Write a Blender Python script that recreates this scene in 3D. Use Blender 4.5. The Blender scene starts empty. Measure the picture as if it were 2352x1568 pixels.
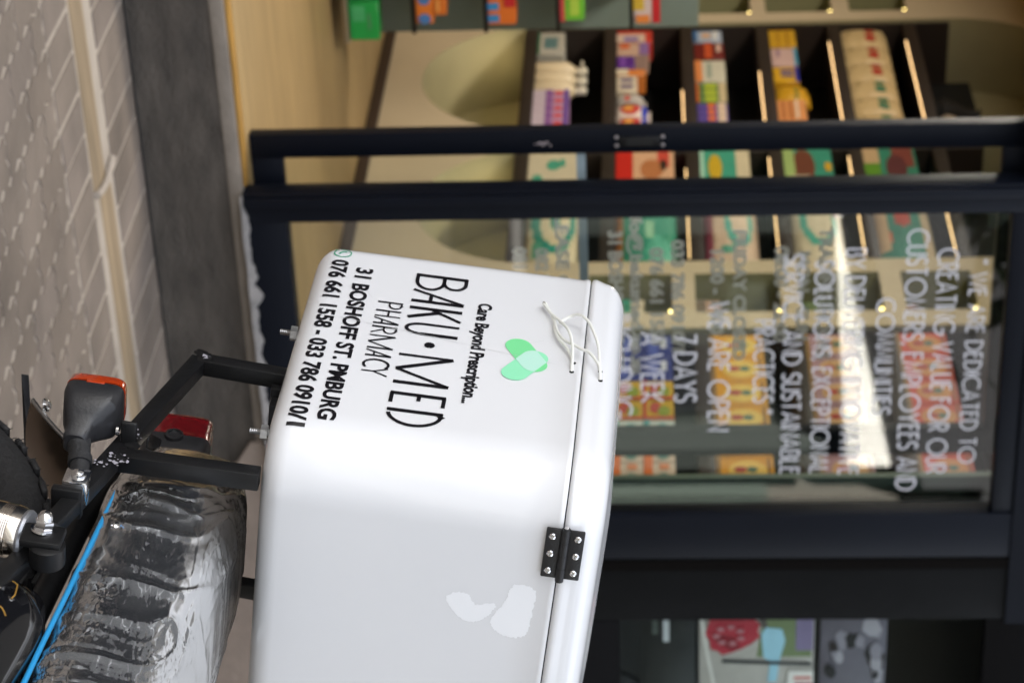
import bpy, bmesh, math, random
from mathutils import Vector, Matrix, noise
from mathutils.bvhtree import BVHTree
from math import sin, cos, pi, radians, atan2, sqrt
random.seed(7)
S = bpy.context.scene
COL = S.collection

# ------------------------------------------------------------------ camera, sky, sun, exposure
# The photograph is an upright picture turned on its side: the camera is rolled by a quarter turn.
# Street along +X, shopfront in the plane y = 0, the shop inside at y > 0, pavement z = 0.
FPX, CIX, CIY = 5618.0, 1176.0, 784.0            # focal length and centre measured on a 2352 x 1568 view of the photo
YAW, PITCH, ROLL = atan2(.5105, .8599), -math.atan(313/5618.), .0116
EYE = Vector((0, -6.07, 1.40))
FW = Vector((sin(YAW)*cos(PITCH), cos(YAW)*cos(PITCH), sin(PITCH)))
R0 = Vector((cos(YAW), -sin(YAW), 0)); U0 = R0.cross(FW)
RT = R0*cos(ROLL) - U0*sin(ROLL); UP = U0*cos(ROLL) + R0*sin(ROLL)
cd = bpy.data.cameras.new('camera'); cam = bpy.data.objects.new('camera', cd); COL.objects.link(cam)
cd.sensor_width = 36; cd.sensor_fit = 'HORIZONTAL'; cd.lens = FPX/2352*36
cd.clip_start = .05; cd.clip_end = 500
cd.dof.use_dof = True; cd.dof.focus_distance = 2.9; cd.dof.aperture_fstop = 8.2
M = Matrix((UP, -RT, -FW)).transposed().to_4x4(); M.translation = EYE
cam.matrix_world = M
S.camera = cam

W = bpy.data.worlds.new('World'); S.world = W; W.use_nodes = True
nt = W.node_tree; nt.nodes.clear()
sky = nt.nodes.new('ShaderNodeTexSky'); sky.sky_type = 'NISHITA'; sky.sun_disc = False
TOSUN = Vector((-.72, .42, .56)).normalized()
sky.sun_elevation = math.asin(TOSUN.z); sky.sun_rotation = atan2(TOSUN.x, TOSUN.y)
sky.dust_density = 4.0; sky.air_density = 1.0; sky.ozone_density = 1.0
hs = nt.nodes.new('ShaderNodeHueSaturation'); hs.inputs['Saturation'].default_value = .30
bg = nt.nodes.new('ShaderNodeBackground'); bg.inputs['Strength'].default_value = .06
wo = nt.nodes.new('ShaderNodeOutputWorld')
nt.links.new(sky.outputs[0], hs.inputs['Color']); nt.links.new(hs.outputs[0], bg.inputs['Color'])
nt.links.new(bg.outputs[0], wo.inputs['Surface'])
sl = bpy.data.lights.new('sun', 'SUN'); sl.energy = 5.0; sl.angle = radians(.5); sl.color = (1, .95, .88)
sun = bpy.data.objects.new('sun', sl); COL.objects.link(sun)
sun.rotation_euler = TOSUN.to_track_quat('Z', 'Y').to_euler(); sun.location = (0, -5, 30)

S.view_settings.view_transform = 'Standard'; S.view_settings.look = 'None'
S.view_settings.exposure = 3.54; S.view_settings.gamma = 1
try:
    S.cycles.max_bounces = 8; S.cycles.transparent_max_bounces = 16
    S.cycles.caustics_reflective = False; S.cycles.caustics_refractive = False
    S.cycles.sample_clamp_indirect = 6
except Exception: pass

# ------------------------------------------------------------------ helpers
def ray(ix, iy): return FW + RT*((iy-CIY)/FPX) + UP*((ix-CIX)/FPX)
def at(ix, iy, axis, val):
    """Point of the photo (ix, iy) on the plane axis = val: used to read real positions off the photo."""
    d = ray(ix, iy); t = (val-EYE[axis])/d[axis]
    return EYE + d*t
# bike frame: s forward along the bike, r to its right, t up (it leans on its side stand); origin = lower front right corner of the box
BO = Vector((1.54246, -3.6955, .94737))
BS = Vector((.0130, -.9992, -.0388)).normalized(); BT = Vector((.1477, -.0365, .9884)).normalized(); BR = BS.cross(BT).normalized()
BT = BR.cross(BS)
def B(s, r, t): return BO + BS*s + BR*r + BT*t

def lin(h):
    h = h.lstrip('#'); v = [int(h[i:i+2], 16)/255 for i in (0, 2, 4)]
    return tuple((c/12.92 if c <= .04045 else ((c+.055)/1.055)**2.4) for c in v)
MATS = {}
def mat(name, col, rough=.5, metal=0., bump=0., bscale=40., var=0., vscale=6., coat=0., stretch=(1,1,1), spec=.5, emit=0., detail=4., rvar=0.):
    if name in MATS: return MATS[name]
    m = bpy.data.materials.new(name); m.use_nodes = True; MATS[name] = m
    n = m.node_tree; b = n.nodes['Principled BSDF']
    if isinstance(col, str): col = lin(col)
    b.inputs['Base Color'].default_value = (*col, 1); b.inputs['Roughness'].default_value = rough
    b.inputs['Metallic'].default_value = metal; b.inputs['Coat Weight'].default_value = coat; b.inputs['Coat Roughness'].default_value = .06
    b.inputs['Specular IOR Level'].default_value = spec
    if emit: b.inputs['Emission Color'].default_value = (*col, 1); b.inputs['Emission Strength'].default_value = emit
    if bump or var or rvar:
        tc = n.nodes.new('ShaderNodeTexCoord'); mp = n.nodes.new('ShaderNodeMapping'); mp.inputs['Scale'].default_value = stretch
        n.links.new(tc.outputs['Object'], mp.inputs[0])
        if var:
            nz = n.nodes.new('ShaderNodeTexNoise'); nz.inputs['Scale'].default_value = vscale; nz.inputs['Detail'].default_value = 6
            n.links.new(mp.outputs[0], nz.inputs['Vector'])
            rp = n.nodes.new('ShaderNodeMapRange'); rp.inputs[1].default_value = .3; rp.inputs[2].default_value = .7
            rp.inputs[3].default_value = 1-var; rp.inputs[4].default_value = 1+var
            n.links.new(nz.outputs['Fac'], rp.inputs[0])
            mx = n.nodes.new('ShaderNodeVectorMath'); mx.operation = 'SCALE'; mx.inputs[0].default_value = col
            n.links.new(rp.outputs[0], mx.inputs['Scale']); n.links.new(mx.outputs[0], b.inputs['Base Color'])
        if bump or rvar:
            nb = n.nodes.new('ShaderNodeTexNoise'); nb.inputs['Scale'].default_value = bscale; nb.inputs['Detail'].default_value = detail
            n.links.new(mp.outputs[0], nb.inputs['Vector'])
            if bump:
                bp = n.nodes.new('ShaderNodeBump'); bp.inputs['Strength'].default_value = bump; bp.inputs['Distance'].default_value = .01
                n.links.new(nb.outputs['Fac'], bp.inputs['Height']); n.links.new(bp.outputs[0], b.inputs['Normal'])
            if rvar:
                rr = n.nodes.new('ShaderNodeMapRange'); rr.inputs[3].default_value = max(rough-rvar, .03); rr.inputs[4].default_value = rough+rvar
                n.links.new(nb.outputs['Fac'], rr.inputs[0]); n.links.new(rr.outputs[0], b.inputs['Roughness'])
    return m
def glass(name, ior=1.7, tint=(.93, .96, .95)):
    if name in MATS: return MATS[name]
    m = bpy.data.materials.new(name); m.use_nodes = True; MATS[name] = m; n = m.node_tree; n.nodes.clear()
    o = n.nodes.new('ShaderNodeOutputMaterial'); mx = n.nodes.new('ShaderNodeMixShader'); f = n.nodes.new('ShaderNodeFresnel'); f.inputs['IOR'].default_value = ior
    t = n.nodes.new('ShaderNodeBsdfTransparent'); t.inputs[0].default_value = (*tint, 1)
    g = n.nodes.new('ShaderNodeBsdfGlossy'); g.inputs['Roughness'].default_value = .0
    n.links.new(f.outputs[0], mx.inputs[0]); n.links.new(t.outputs[0], mx.inputs[1]); n.links.new(g.outputs[0], mx.inputs[2]); n.links.new(mx.outputs[0], o.inputs[0])
    return m

class MB:
    """Collects shapes; build() links them as ONE mesh object. Several materials by index."""
    def __init__(s): s.v = []; s.f = []; s.m = []; s.sm = []
    def add(s, vs, fs, mi=0, smooth=False):
        o = len(s.v); s.v += [Vector(p) for p in vs]
        for f in fs: s.f.append([o+i for i in f]); s.m.append(mi); s.sm.append(smooth)
        return s
    def box(s, lo, hi, mi=0, bev=0., seg=2):
        lo, hi = Vector(lo), Vector(hi); c = (lo+hi)/2; d = hi-lo
        return s.obox(c, (Vector((1,0,0)), Vector((0,1,0)), Vector((0,0,1))), d, mi, bev, seg)
    def obox(s, c, ax, d, mi=0, bev=0., seg=2):
        bm = bmesh.new(); bmesh.ops.create_cube(bm, size=1)
        for v in bm.verts: v.co = Vector((v.co.x*d[0], v.co.y*d[1], v.co.z*d[2]))
        if bev: bmesh.ops.bevel(bm, geom=bm.edges[:], offset=min(bev, min(d)*.45), segments=seg, affect='EDGES', profile=.5)
        bm.verts.index_update()
        vs = [c + ax[0]*v.co.x + ax[1]*v.co.y + ax[2]*v.co.z for v in bm.verts]
        fs = [[v.index for v in f.verts] for f in bm.faces]
        flip = ax[0].cross(ax[1]).dot(ax[2]) < 0
        if flip: fs = [f[::-1] for f in fs]
        s.add(vs, fs, mi, bev > 0); bm.free(); return s
    def bar(s, a, b, w, h, up=Vector((0,0,1)), mi=0, bev=.002):
        a, b = Vector(a), Vector(b); x = (b-a).normalized(); y = up.cross(x).normalized(); z = x.cross(y)
        return s.obox((a+b)/2, (x, y, z), ((b-a).length, w, h), mi, bev)
    def rings(s, rs, mi=0, smooth=True, cap0=True, cap1=True, closed=True):
        n = len(rs[0]); vs = [p for r in rs for p in r]; fs = []
        for i in range(len(rs)-1):
            for j in range(n if closed else n-1):
                k = (j+1) % n; fs.append([i*n+j, i*n+k, (i+1)*n+k, (i+1)*n+j])
        if cap0: fs.append(list(range(n))[::-1])
        if cap1: fs.append([(len(rs)-1)*n+j for j in range(n)])
        return s.add(vs, fs, mi, smooth)
    def tube(s, pts, rad, mi=0, n=10, cap=True):
        pts = [Vector(p) for p in pts]; rs = []; up = None
        for i, p in enumerate(pts):
            d = (pts[min(i+1, len(pts)-1)] - pts[max(i-1, 0)]).normalized()
            if up is None: up = d.orthogonal().normalized()
            up = (up - d*up.dot(d)).normalized(); q = d.cross(up)
            r = rad[i] if isinstance(rad, (list, tuple)) else rad
            rs.append([p + (up*cos(2*pi*j/n) + q*sin(2*pi*j/n))*r for j in range(n)])
        return s.rings(rs, mi, True, cap, cap)
    def lathe(s, o, ax, prof, mi=0, n=24, smooth=True):
        o, ax = Vector(o), Vector(ax).normalized(); u = ax.orthogonal().normalized(); w = ax.cross(u)
        return s.rings([[o + ax*h + (u*cos(2*pi*j/n) + w*sin(2*pi*j/n))*max(r, 1e-5) for j in range(n)] for h, r in prof], mi, smooth)
    def prism(s, poly, vec, mi=0, smooth=False):
        a = [Vector(p) for p in poly]; b = [p+Vector(vec) for p in a]
        return s.rings([a, b], mi, smooth)
    def build(s, name, mats, parent=None, fixn=True, sharp=40):
        if not isinstance(mats, (list, tuple)): mats = [mats]
        if parent is not None:
            root = parent
            while root.parent: root = root.parent
            org = Vector(root.location)
        else:
            xs = [p.x for p in s.v]; ys = [p.y for p in s.v]; zs = [p.z for p in s.v]
            org = Vector(((min(xs)+max(xs))/2, (min(ys)+max(ys))/2, min(zs)))
        me = bpy.data.meshes.new(name); me.from_pydata([p-org for p in s.v], [], s.f)
        for m in mats: me.materials.append(m)
        for p, mi, sm in zip(me.polygons, s.m, s.sm): p.material_index = mi; p.use_smooth = sm
        if fixn:
            bm = bmesh.new(); bm.from_mesh(me); bmesh.ops.recalc_face_normals(bm, faces=bm.faces[:]); bm.to_mesh(me); bm.free()
        me.set_sharp_from_angle(angle=radians(sharp))
        o = bpy.data.objects.new(name, me); COL.objects.link(o)
        if parent is None: o.location = org
        else: o.parent = parent
        return o
def tag(o, label, cat, group=None):
    o['label'] = label; o['category'] = cat
    if group: o['group'] = group
    return o
def thing(name, loc, label, cat, group=None):
    o = bpy.data.objects.new(name, None); COL.objects.link(o); o.location = loc; o.empty_display_size = .1
    return tag(o, label, cat, group)
def struct(o): o['kind'] = 'structure'; return o
def plain(name, lo, hi, m, parent=None, bev=0.):
    return MB().box(lo, hi, 0, bev).build(name, m, parent)

def text2d(body, bold=0.):
    """Filled lettering as flat 2-D polygons, scaled to the unit square."""
    cu = bpy.data.curves.new('lettering', 'FONT'); cu.body = body; cu.size = 1; cu.offset = bold; cu.resolution_u = 4
    ob = bpy.data.objects.new('lettering', cu); COL.objects.link(ob)
    dg = bpy.context.evaluated_depsgraph_get(); me = bpy.data.meshes.new_from_object(ob.evaluated_get(dg))
    vs = [(v.co.x, v.co.y) for v in me.vertices]; fs = [list(p.vertices) for p in me.polygons]
    bpy.data.objects.remove(ob); bpy.data.curves.remove(cu); bpy.data.meshes.remove(me)
    x0 = min(v[0] for v in vs); x1 = max(v[0] for v in vs); y0 = min(v[1] for v in vs); y1 = max(v[1] for v in vs)
    return [((x-x0)/(x1-x0), (y-y0)/(y1-y0)) for x, y in vs], fs

# ------------------------------------------------------------------ materials
M_navy = mat('navy_aluminium', '#0c1019', .45, var=.12, vscale=3, bump=.03, bscale=60, spec=.14)
M_black = mat('black_paint', (.009, .009, .0095), .40, bump=.05, bscale=90, var=.2, vscale=20, spec=.28)
M_bplast = mat('black_plastic', (.018, .018, .02), .38, bump=.06, bscale=220, rvar=.08)
M_rubber = mat('rubber', (.014, .014, .015), .7, bump=.3, bscale=120)
M_chrome = mat('chrome', (.75, .75, .76), .12, 1., rvar=.05, bscale=60)
M_steel = mat('zinc_steel', (.5, .5, .5), .32, 1., bump=.08, bscale=160, rvar=.1)
M_gel = mat('white_gelcoat', (.80, .805, .82), .22, coat=.5, bump=.012, bscale=9, var=.012, vscale=5, detail=2)
M_ink = mat('black_vinyl', (.008, .007, .009), .35)
M_cream = mat('cream_plaster', '#c2b193', .7, bump=.1, bscale=30, var=.05, vscale=3)
M_olive = mat('niche_lining', '#a8a07c', .6, var=.05)
M_shelf = mat('dark_shelf_board', '#2c231e', .5, bump=.05, bscale=60, var=.1)
M_back = mat('black_back_panel', (.006, .006, .006), .6)
M_led = mat('warm_led', '#ffd093', .5, emit=.33)
M_sage = mat('sage_panel', '#5c7063', .55, var=.06, vscale=2)
M_mint = mat('mint_panel', '#d8ece0', .5, var=.05, vscale=2)
G_front = glass('shop_glass', 1.62, (.97, .985, .98)); G_door = glass('door_glass', 1.35, (.95, .97, .96)); G_win = glass('dark_window_glass', 1.07)

# ------------------------------------------------------------------ setting: ground, street, building shell
def pavers():
    mb = MB(); pz = .0028
    def pv(poly):
        c = sum((Vector((p[0], p[1], 0)) for p in poly), Vector())/len(poly); a = []; b = []; dz = random.uniform(-.0012, .0012)
        for p in poly:
            q = Vector((p[0], p[1], 0)); d = (c-q).normalized(); a.append(q + d*.0015 + Vector((0,0,-.003))); b.append(q + d*.005 + Vector((0,0,pz+dz)))
        mb.rings([a, b], random.choice((0, 0, 1, 2)), False, False, True)
    g = .0045
    x = -1.2
    while x < 7:
        dx = random.uniform(-.002, .002)
        for y0, y1 in ((-.85, -.605), (-.375, -.022)):
            g2 = .0062; pv([(x+g2+dx, y0+g), (x+.1125-g2+dx, y0+g), (x+.1125-g2+dx, y1-g), (x+g2+dx, y1-g)])
        x += .1125
    # zigzag interlocking blocks farther out
    def zig(u0, u1, v, amp, horiz, n=6):
        out = []
        for i in range(n+1):
            k = i/n; d = amp*(1 if i % 2 else -1)*(0 if i in (0, n) else 1)
            out.append((u0+(u1-u0)*k, v+d) if horiz else (v+d, u0+(u1-u0)*k))
        return out
    col = 0; x = -1.2; A = .009
    while x < 7:
        y1 = -.858; first = col % 2 == 0
        while y1 > -3.6:
            L = .1125 if first else .225; first = False; y0 = y1-L; x1 = x+.1125; gg = .0021+random.uniform(-.0008, .0012)
            nl = 3 if L < .2 else 6
            poly = zig(x+gg, x1-gg, y0+gg, A, True, 4) + zig(y0+gg, y1-gg, x1-gg, A, False, nl)[1:] + zig(x1-gg, x+gg, y1-gg, A, True, 4)[1:] + zig(y1-gg, y0+gg, x+gg, A, False, nl)[1:-1]
            pv(poly); y1 = y0
        x += .1125; col += 1
    ms = [mat('paver_'+k, c, .85, bump=.5, bscale=55, var=.3, vscale=3.5) for k, c in zip('abc', ('#6f645a', '#71665d', '#695e54'))]
    return struct(mb.build('pavement', ms))
pav = pavers()
gm = mat('joint_sand', '#a0968a', .95, bump=.5, bscale=150, var=.12, vscale=12)
struct(MB().add([(-200, -9, -.0005), (200, -9, -.0005), (200, .5, -.0005), (-200, .5, -.0005)], [[0,1,2,3]]).build('ground', gm))
road = struct(MB().add([(-200, -60, -.12), (200, -60, -.12), (200, -9, -.12), (-200, -9, -.12)], [[0,1,2,3]]).build('road', mat('asphalt', (.09, .088, .085), .9, bump=.4, bscale=80, var=.15)))
struct(plain('kerb', (-200, -9.15, -.2), (200, -9.0, .002), mat('kerb_concrete', (.3, .29, .27), .9, bump=.3, bscale=30, var=.1), None, .015))

# tan channel strip between the two soldier courses, in two lengths with a rounded joint
mb = MB()
def channel(x0, x1, y0, y1, hh):
    rs = []
    n = 10
    for i in range(n+1):
        a = pi*i/n; rs.append(((y0+y1)/2 - cos(a)*(y1-y0)/2, hh*sin(a)**.6 - .003))
    mb.rings([[Vector((x, yy, zz)) for yy, zz in rs] for x in [x0+(x1-x0)*k/12 for k in range(13)]], 0, True, True, True, False)
channel(-1.5, 2.80, -.592, -.455, .010); channel(2.812, 7.2, -.545, -.405, .009)
mb.tube([Vector((2.803+.02*sin(pi*k/8), -.60+.215*k/8, .008)) for k in range(9)], .010, 1)
tag(mb.build('drain_channel', [mat('tan_concrete', '#83725a', .85, bump=.4, bscale=40, var=.3, vscale=7, stretch=(.3, 3, 1)), mat('pale_mortar', '#9a9085', .9, bump=.4, bscale=80)]),
    'tan concrete channel strip with a pale curved joint set along the grey pavers', 'drain channel')

# dark stone riser, pale sill, all under the shopfront
mb = MB(); nx, nz = 220, 10; vs = []
for j in range(nz+1):
    for i in range(nx+1):
        x = -1.5+9*i/nx; z = -.02 + .252*j/nz
        e = 0 if 0 < j < nz else 1
        y = -.006 - .006*noise.noise(Vector((x*9, z*9, 0))) - .003*noise.noise(Vector((x*40, z*40, 3)))
        if j == 0: y += -.004*noise.noise(Vector((x*25, 1, 1)))
        vs.append((x, y, z))
mb.add(vs, [[j*(nx+1)+i, j*(nx+1)+i+1, (j+1)*(nx+1)+i+1, (j+1)*(nx+1)+i] for j in range(nz) for i in range(nx)], 0, True)
mb.box((-1.5, .0, -.1), (7.5, .3, .231))
rs = []
for i in range(181):
    x = -1.5+9*i/180; w0 = .020+.007*noise.noise(Vector((x*14, 0, 7)))+.004*noise.noise(Vector((x*50, 0, 1)))
    rs.append([Vector((x, -.004-w0*1.0, .0042)), Vector((x, -.003, .0046))])
mb.rings(rs, 1, False, False, False, False)
tag(mb.build('stone_step', [mat('dark_stone', '#4a443e', .9, bump=.9, bscale=110, var=.35, vscale=14, stretch=(.5, 1, 1.6)), mat('dark_joint', (.004, .004, .004), .9)], fixn=False), 'dark grey stone step face running below the shopfront sill', 'step')
tag(MB().box((-1.5, -.012, .232), (7.5, .30, .272), 0, .004).build('door_sill', mat('sill_concrete', '#7d746a', .85, bump=.5, bscale=60, var=.15, vscale=10)), 'pale concrete sill strip on top of the dark stone step', 'sill')
mb = MB(); mb.prism([(4.03, -.030, -.02), (7.5, -.030, -.02), (7.5, -.030, .271), (3.95, -.030, .271), (3.925, -.030, .25), (3.93, -.030, .215), (4.0, -.030, .17), (4.04, -.030, .08)], (0, .017, 0), 0)
tag(mb.build('plaster_plinth', mat('beige_plaster', '#85776c', .9, bump=.4, bscale=50, var=.12, vscale=8)), 'beige plastered plinth at the end of the dark stone step, below the pier', 'plinth')
# rough mortar heaped against the frame foot
mb = MB(); rs = []
for i in range(121):
    x = 3.10 + 1.2*i/120; h = .022*(.4+1.6*abs(noise.noise(Vector((x*13, 0, 5)))))*min(1, i/6, (120-i)/6+.05)*(1+.5*noise.noise(Vector((x*45, 2, 1)))); d = .03*(1+.6*noise.noise(Vector((x*11, 4, 0))))
    rs.append([Vector((x, -.033, .268)), Vector((x, -.033-d, .270)), Vector((x, -.034-d*.6, .270+h*.6)), Vector((x, -.033, .272+h))])
mb.rings(rs, 0, True)
tag(mb.build('mortar_bead', mat('grey_mortar', '#7c7875', .95, bump=.8, bscale=70, var=.15, vscale=30)), 'rough grey mortar smeared along the foot of the navy window frame', 'mortar')

# interior floor, ceiling and shell
mwood = mat('pale_wood_floor', '#937c55', .5, var=.16, vscale=5, stretch=(.6, 5, 1), bump=.05, bscale=20)
struct(plain('floor', (-4, .05, .20), (6.0, 8.0, .283), mwood))
tag(MB().box((1.6, -.001, .2725), (3.09, .048, .284), 0, .003).build('floor_trim', mat('brass_trim', '#a8803f', .4, .3, var=.15)), 'thin brass coloured trim along the edge of the wooden floor at the doorway', 'trim')
struct(plain('ceiling', (-4, .05, 3.05), (6.5, 8.0, 3.12), mat('ceiling_paint', '#b7ac93', .8)))
wl = thing('shop_building', (2, 4, .0), 'plain building over the pharmacy shop, its unseen upper wall raised for shade', 'building')
plain('upper_wall', (-45, 0, 3.13), (45, 8.5, 24), mat('rendered_wall', '#77736d', .85, bump=.2), wl)  # unseen, height chosen to keep the bike and added kerb trees in shade
plain('back_wall', (-4.2, 8.0, .1), (6.5, 8.2, 3.12), mat('shop_paint', '#b5a682', .8, var=.04), wl)
plain('end_wall', (-4.2, .05, .1), (-4.0, 8.0, 3.12), MATS['shop_paint'], wl)
plain('front_wall', (-25, .002, -.1), (1.55, .25, 3.12), M_navy, wl)
plain('lintel', (1.552, -.04, 2.475), (4.60, .2, 3.128), M_navy, wl)

# ------------------------------------------------------------------ across the street (seen as the reflection in the glass)
def street_house(x0, x1, wallc, upperc, z1, z2, label, wedge=False):
    h = thing('street_house', ((x0+x1)/2, -22, -.12), label, 'house')
    mb = MB(); mb.box((x0, -26, -.12), (x1, -20.6, z1)); mb.box((x0, -20.6, -.12), (x0+.3, -20, z1)); mb.box((x1-.3, -20.6, -.12), (x1, -20, z1))
    mb.build('ground_floor', mat('street_'+wallc, wallc, .85, bump=.2), h)
    if wedge:
        MB().prism([(x0+.02, -26, z1+.004), (x1-.02, -26, z1+.26), (x1-.02, -26, z2), (x0+1.8, -26, z1+.74), (x0+.02, -26, z1+.3)], (0, 6, 0)).build('upper_wall', mat('street_'+upperc, upperc, .7), h)
        MB().prism([(x0-.2, -26.1, z1+.304), (x0+1.8, -26.1, z1+.744), (x1+.2, -26.1, z2+.05), (x1+.2, -26.1, z2+2.6), (x0-.2, -26.1, z2+2.6)], (0, 6.3, 0)).build('roof', mat('roof_sheet', '#3a3a3c', .6), h)
    else:
        plain('upper_wall', (x0+.05, -26, z1+.004), (x1-.05, -20, z2), mat('street_'+upperc, upperc, .7), h)
    if not wedge: MB().prism([(x0-.2, -26.2, z2+.003), (x0-.2, -19.8, z2+.003), (x0-.2, -19.8, z2+.25), (x0-.2, -23, z2+2.6), (x0-.2, -26.2, z2+.25)], (x1-x0+.4, 0, 0)).build('roof', mat('roof_sheet', '#3a3a3c', .6), h)
    k = x0+.6
    while k+1 < x1-.3:
        plain('window', (k, -20.58, .9), (k+1, -20.55, 2.4), mat('street_glass', (.02, .022, .025), .1), h); k += 1.6
street_house(13.7, 17.4, '#2f3532', '#f2f0ea', 3.64, 4.80, 'white fronted house across the street seen mirrored in the shop glass', True)
street_house(17.8, 30, '#3d4640', '#4d4a44', 2.9, 5.6, 'dark brick house across the street to the east')
street_house(2, 13.4, '#3a4038', '#4a443c', 3.0, 6.4, 'brown house across the street to the west')

def street_tree(x, y, zc, rx, ry, rz, label, n=1300):  # unseen trees added to block sky light from the box front
    t = thing('street_tree', (x, y, -.01), label, 'tree')
    mb = MB(); mb.tube([(x, y, -.05), (x+.03, y, 1.2), (x-.03, y+.02, 2.6), (x+.02, y, zc-rz*.3)], [.17, .13, .11, .07], 0, 12)
    rn = random.Random(int(x*10))
    for k in range(9):
        a = 2*pi*k/9; mb.tube([(x, y, zc-rz*.75), (x+rx*.4*cos(a), y+ry*.4*sin(a), zc-rz*.2), (x+rx*.75*cos(a), y+ry*.75*sin(a), zc+rz*.25*sin(3*a))], [.06, .035, .012], 0, 6)
    mb.build('trunk', mat('bark', (.05, .04, .03), .9, bump=.5), t)
    mb = MB(); cl = [(rn.gauss(0, .5), rn.gauss(0, .5), rn.gauss(0, .5)) for k in range(26)]
    for k in range(n):
        c = rn.choice(cl); p = Vector((x+rx*(c[0]+rn.gauss(0, .2)), y+ry*(c[1]+rn.gauss(0, .2)), zc+rz*(c[2]+rn.gauss(0, .2))))
        if p.z < zc-rz: continue
        a = Vector((rn.gauss(0, 1), rn.gauss(0, 1), rn.gauss(0, .6))).normalized(); b = a.orthogonal().normalized(); L = .16+.14*rn.random()
        mb.add([p-a*L, p+b*L*.45, p+a*L, p-b*L*.45], [[0, 1, 2, 3]], rn.choice((0, 0, 1)))
    mb.build('crown', [mat('leaf_dark', (.035, .06, .022), .6), mat('leaf_mid', (.06, .095, .035), .6)], t, fixn=False)
street_tree(7.4, -8.4, 5.4, 2.3, 1.4, 1.9, 'unseen leafy tree added by the kerb to dim the box front')
street_tree(12.4, -8.4, 5.6, 2.8, 1.4, 2.1, 'second unseen leafy tree added farther east along the kerb to block light')

# ------------------------------------------------------------------ interior side wall with niches (plane x = XW, receding from the glass)
XW = 4.22
def yw(iy, ix=1600): return at(ix, iy, 0, XW).y
side = thing('niche_wall', (XW, 3, .283), 'cream plastered shop wall with rounded shelf niches and small square cubbies', 'wall')
ND = .34
def stadium(y0, y1, zb, zt, n=20):
    c = (y0+y1)/2; r = (y1-y0)/2; pts = []
    for i in range(n+1): a = pi + pi*i/n; pts.append((c+r*cos(a), zb+r*.98*sin(a)))
    for i in range(n+1): a = pi*i/n; pts.append((c+r*cos(a), zt+r*.95*sin(a)))
    return pts                                                  # counter-clockwise seen with y right, z up
NICHES = [(2.665, 3.705), (1.585, 2.50), (.185, 1.115), (4.15, 5.2)]
ZB, ZT = .985, 2.70
CUB_Y = [(1.22, 1.49), (3.80, 4.06)]
CUB_Z = [(1.195, 1.485), (1.565, 1.86), (1.925, 2.21), (2.285, 2.53)]
mb = MB()
segs = []                                                       # wall face as vertical bands, cut round the niches
ZC = 3.05; ZF = .283
def band(y0, y1, z0, z1): mb.add([(XW, y0, z0), (XW, y1, z0), (XW, y1, z1), (XW, y0, z1)], [[0, 1, 2, 3]])
edges = sorted(NICHES)
for y0, y1 in edges:
    p = stadium(y0, y1, ZB, ZT); n = len(p)//2
    for i in range(n-1):
        (ya, za), (yb, zb) = p[i], p[i+1]; mb.add([(XW, ya, ZF), (XW, yb, ZF), (XW, yb, zb), (XW, ya, za)], [[0, 1, 2, 3]])
        (ya, za), (yb, zb) = p[n+i], p[n+i+1]; mb.add([(XW, ya, za), (XW, ya, ZC+.12), (XW, yb, ZC+.12), (XW, yb, zb)], [[0, 1, 2, 3]])
gaps = []; last = .18
for y0, y1 in edges: gaps.append((last, y0)); last = y1
gaps.append((last, 8.0))
for g0, g1 in gaps:
    if g1-g0 < .01: continue
    cub = [c for c in CUB_Y if g0 < c[0] and c[1] < g1]
    if not cub: band(g0, g1, ZF, ZC+.1); continue
    c0, c1 = cub[0]
    band(g0, c0, ZF, ZC+.1); band(c1, g1, ZF, ZC+.1); z = ZF
    for q0, q1 in CUB_Z: band(c0, c1, z, q0); z = q1
    band(c0, c1, z, ZC+.1)
mb.build('plaster_face', M_cream, side, fixn=False)
sk = MB(); sk.box((XW-.014, .20, .2835), (XW-.001, 8, .330), 0, .003); sk.build('skirting', mat('brown_skirting', '#3a2c24', .5, var=.1), side)
for y0, y1 in NICHES:
    p = stadium(y0, y1, ZB, ZT); mb = MB()
    mb.rings([[Vector((XW, y, z)) for y, z in p], [Vector((XW+ND, y, z)) for y, z in p]], 0, False, False, True)
    mb.build('niche_lining', M_olive, side, fixn=False)
for c0, c1 in CUB_Y:
    for q0, q1 in CUB_Z:
        a = [Vector((XW, y, z)) for y, z in ((c0, q0), (c1, q0), (c1, q1), (c0, q1))]
        mb = MB(); mb.rings([a, [p+Vector((.22, 0, 0)) for p in a]], 0, False, False, True); mb.build('cubby', mat('cubby_lining', '#8a8865', .7, var=.04), side, fixn=False)
        mb = MB(); mb.lathe((XW+.03, c0+.04, q1-.002), (0, 0, -1), [(0, .016), (.008, .015), (.012, .001)]); mb.build('downlight', mat('warm_spot', '#ffe08a', .5, emit=.8), side)

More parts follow.
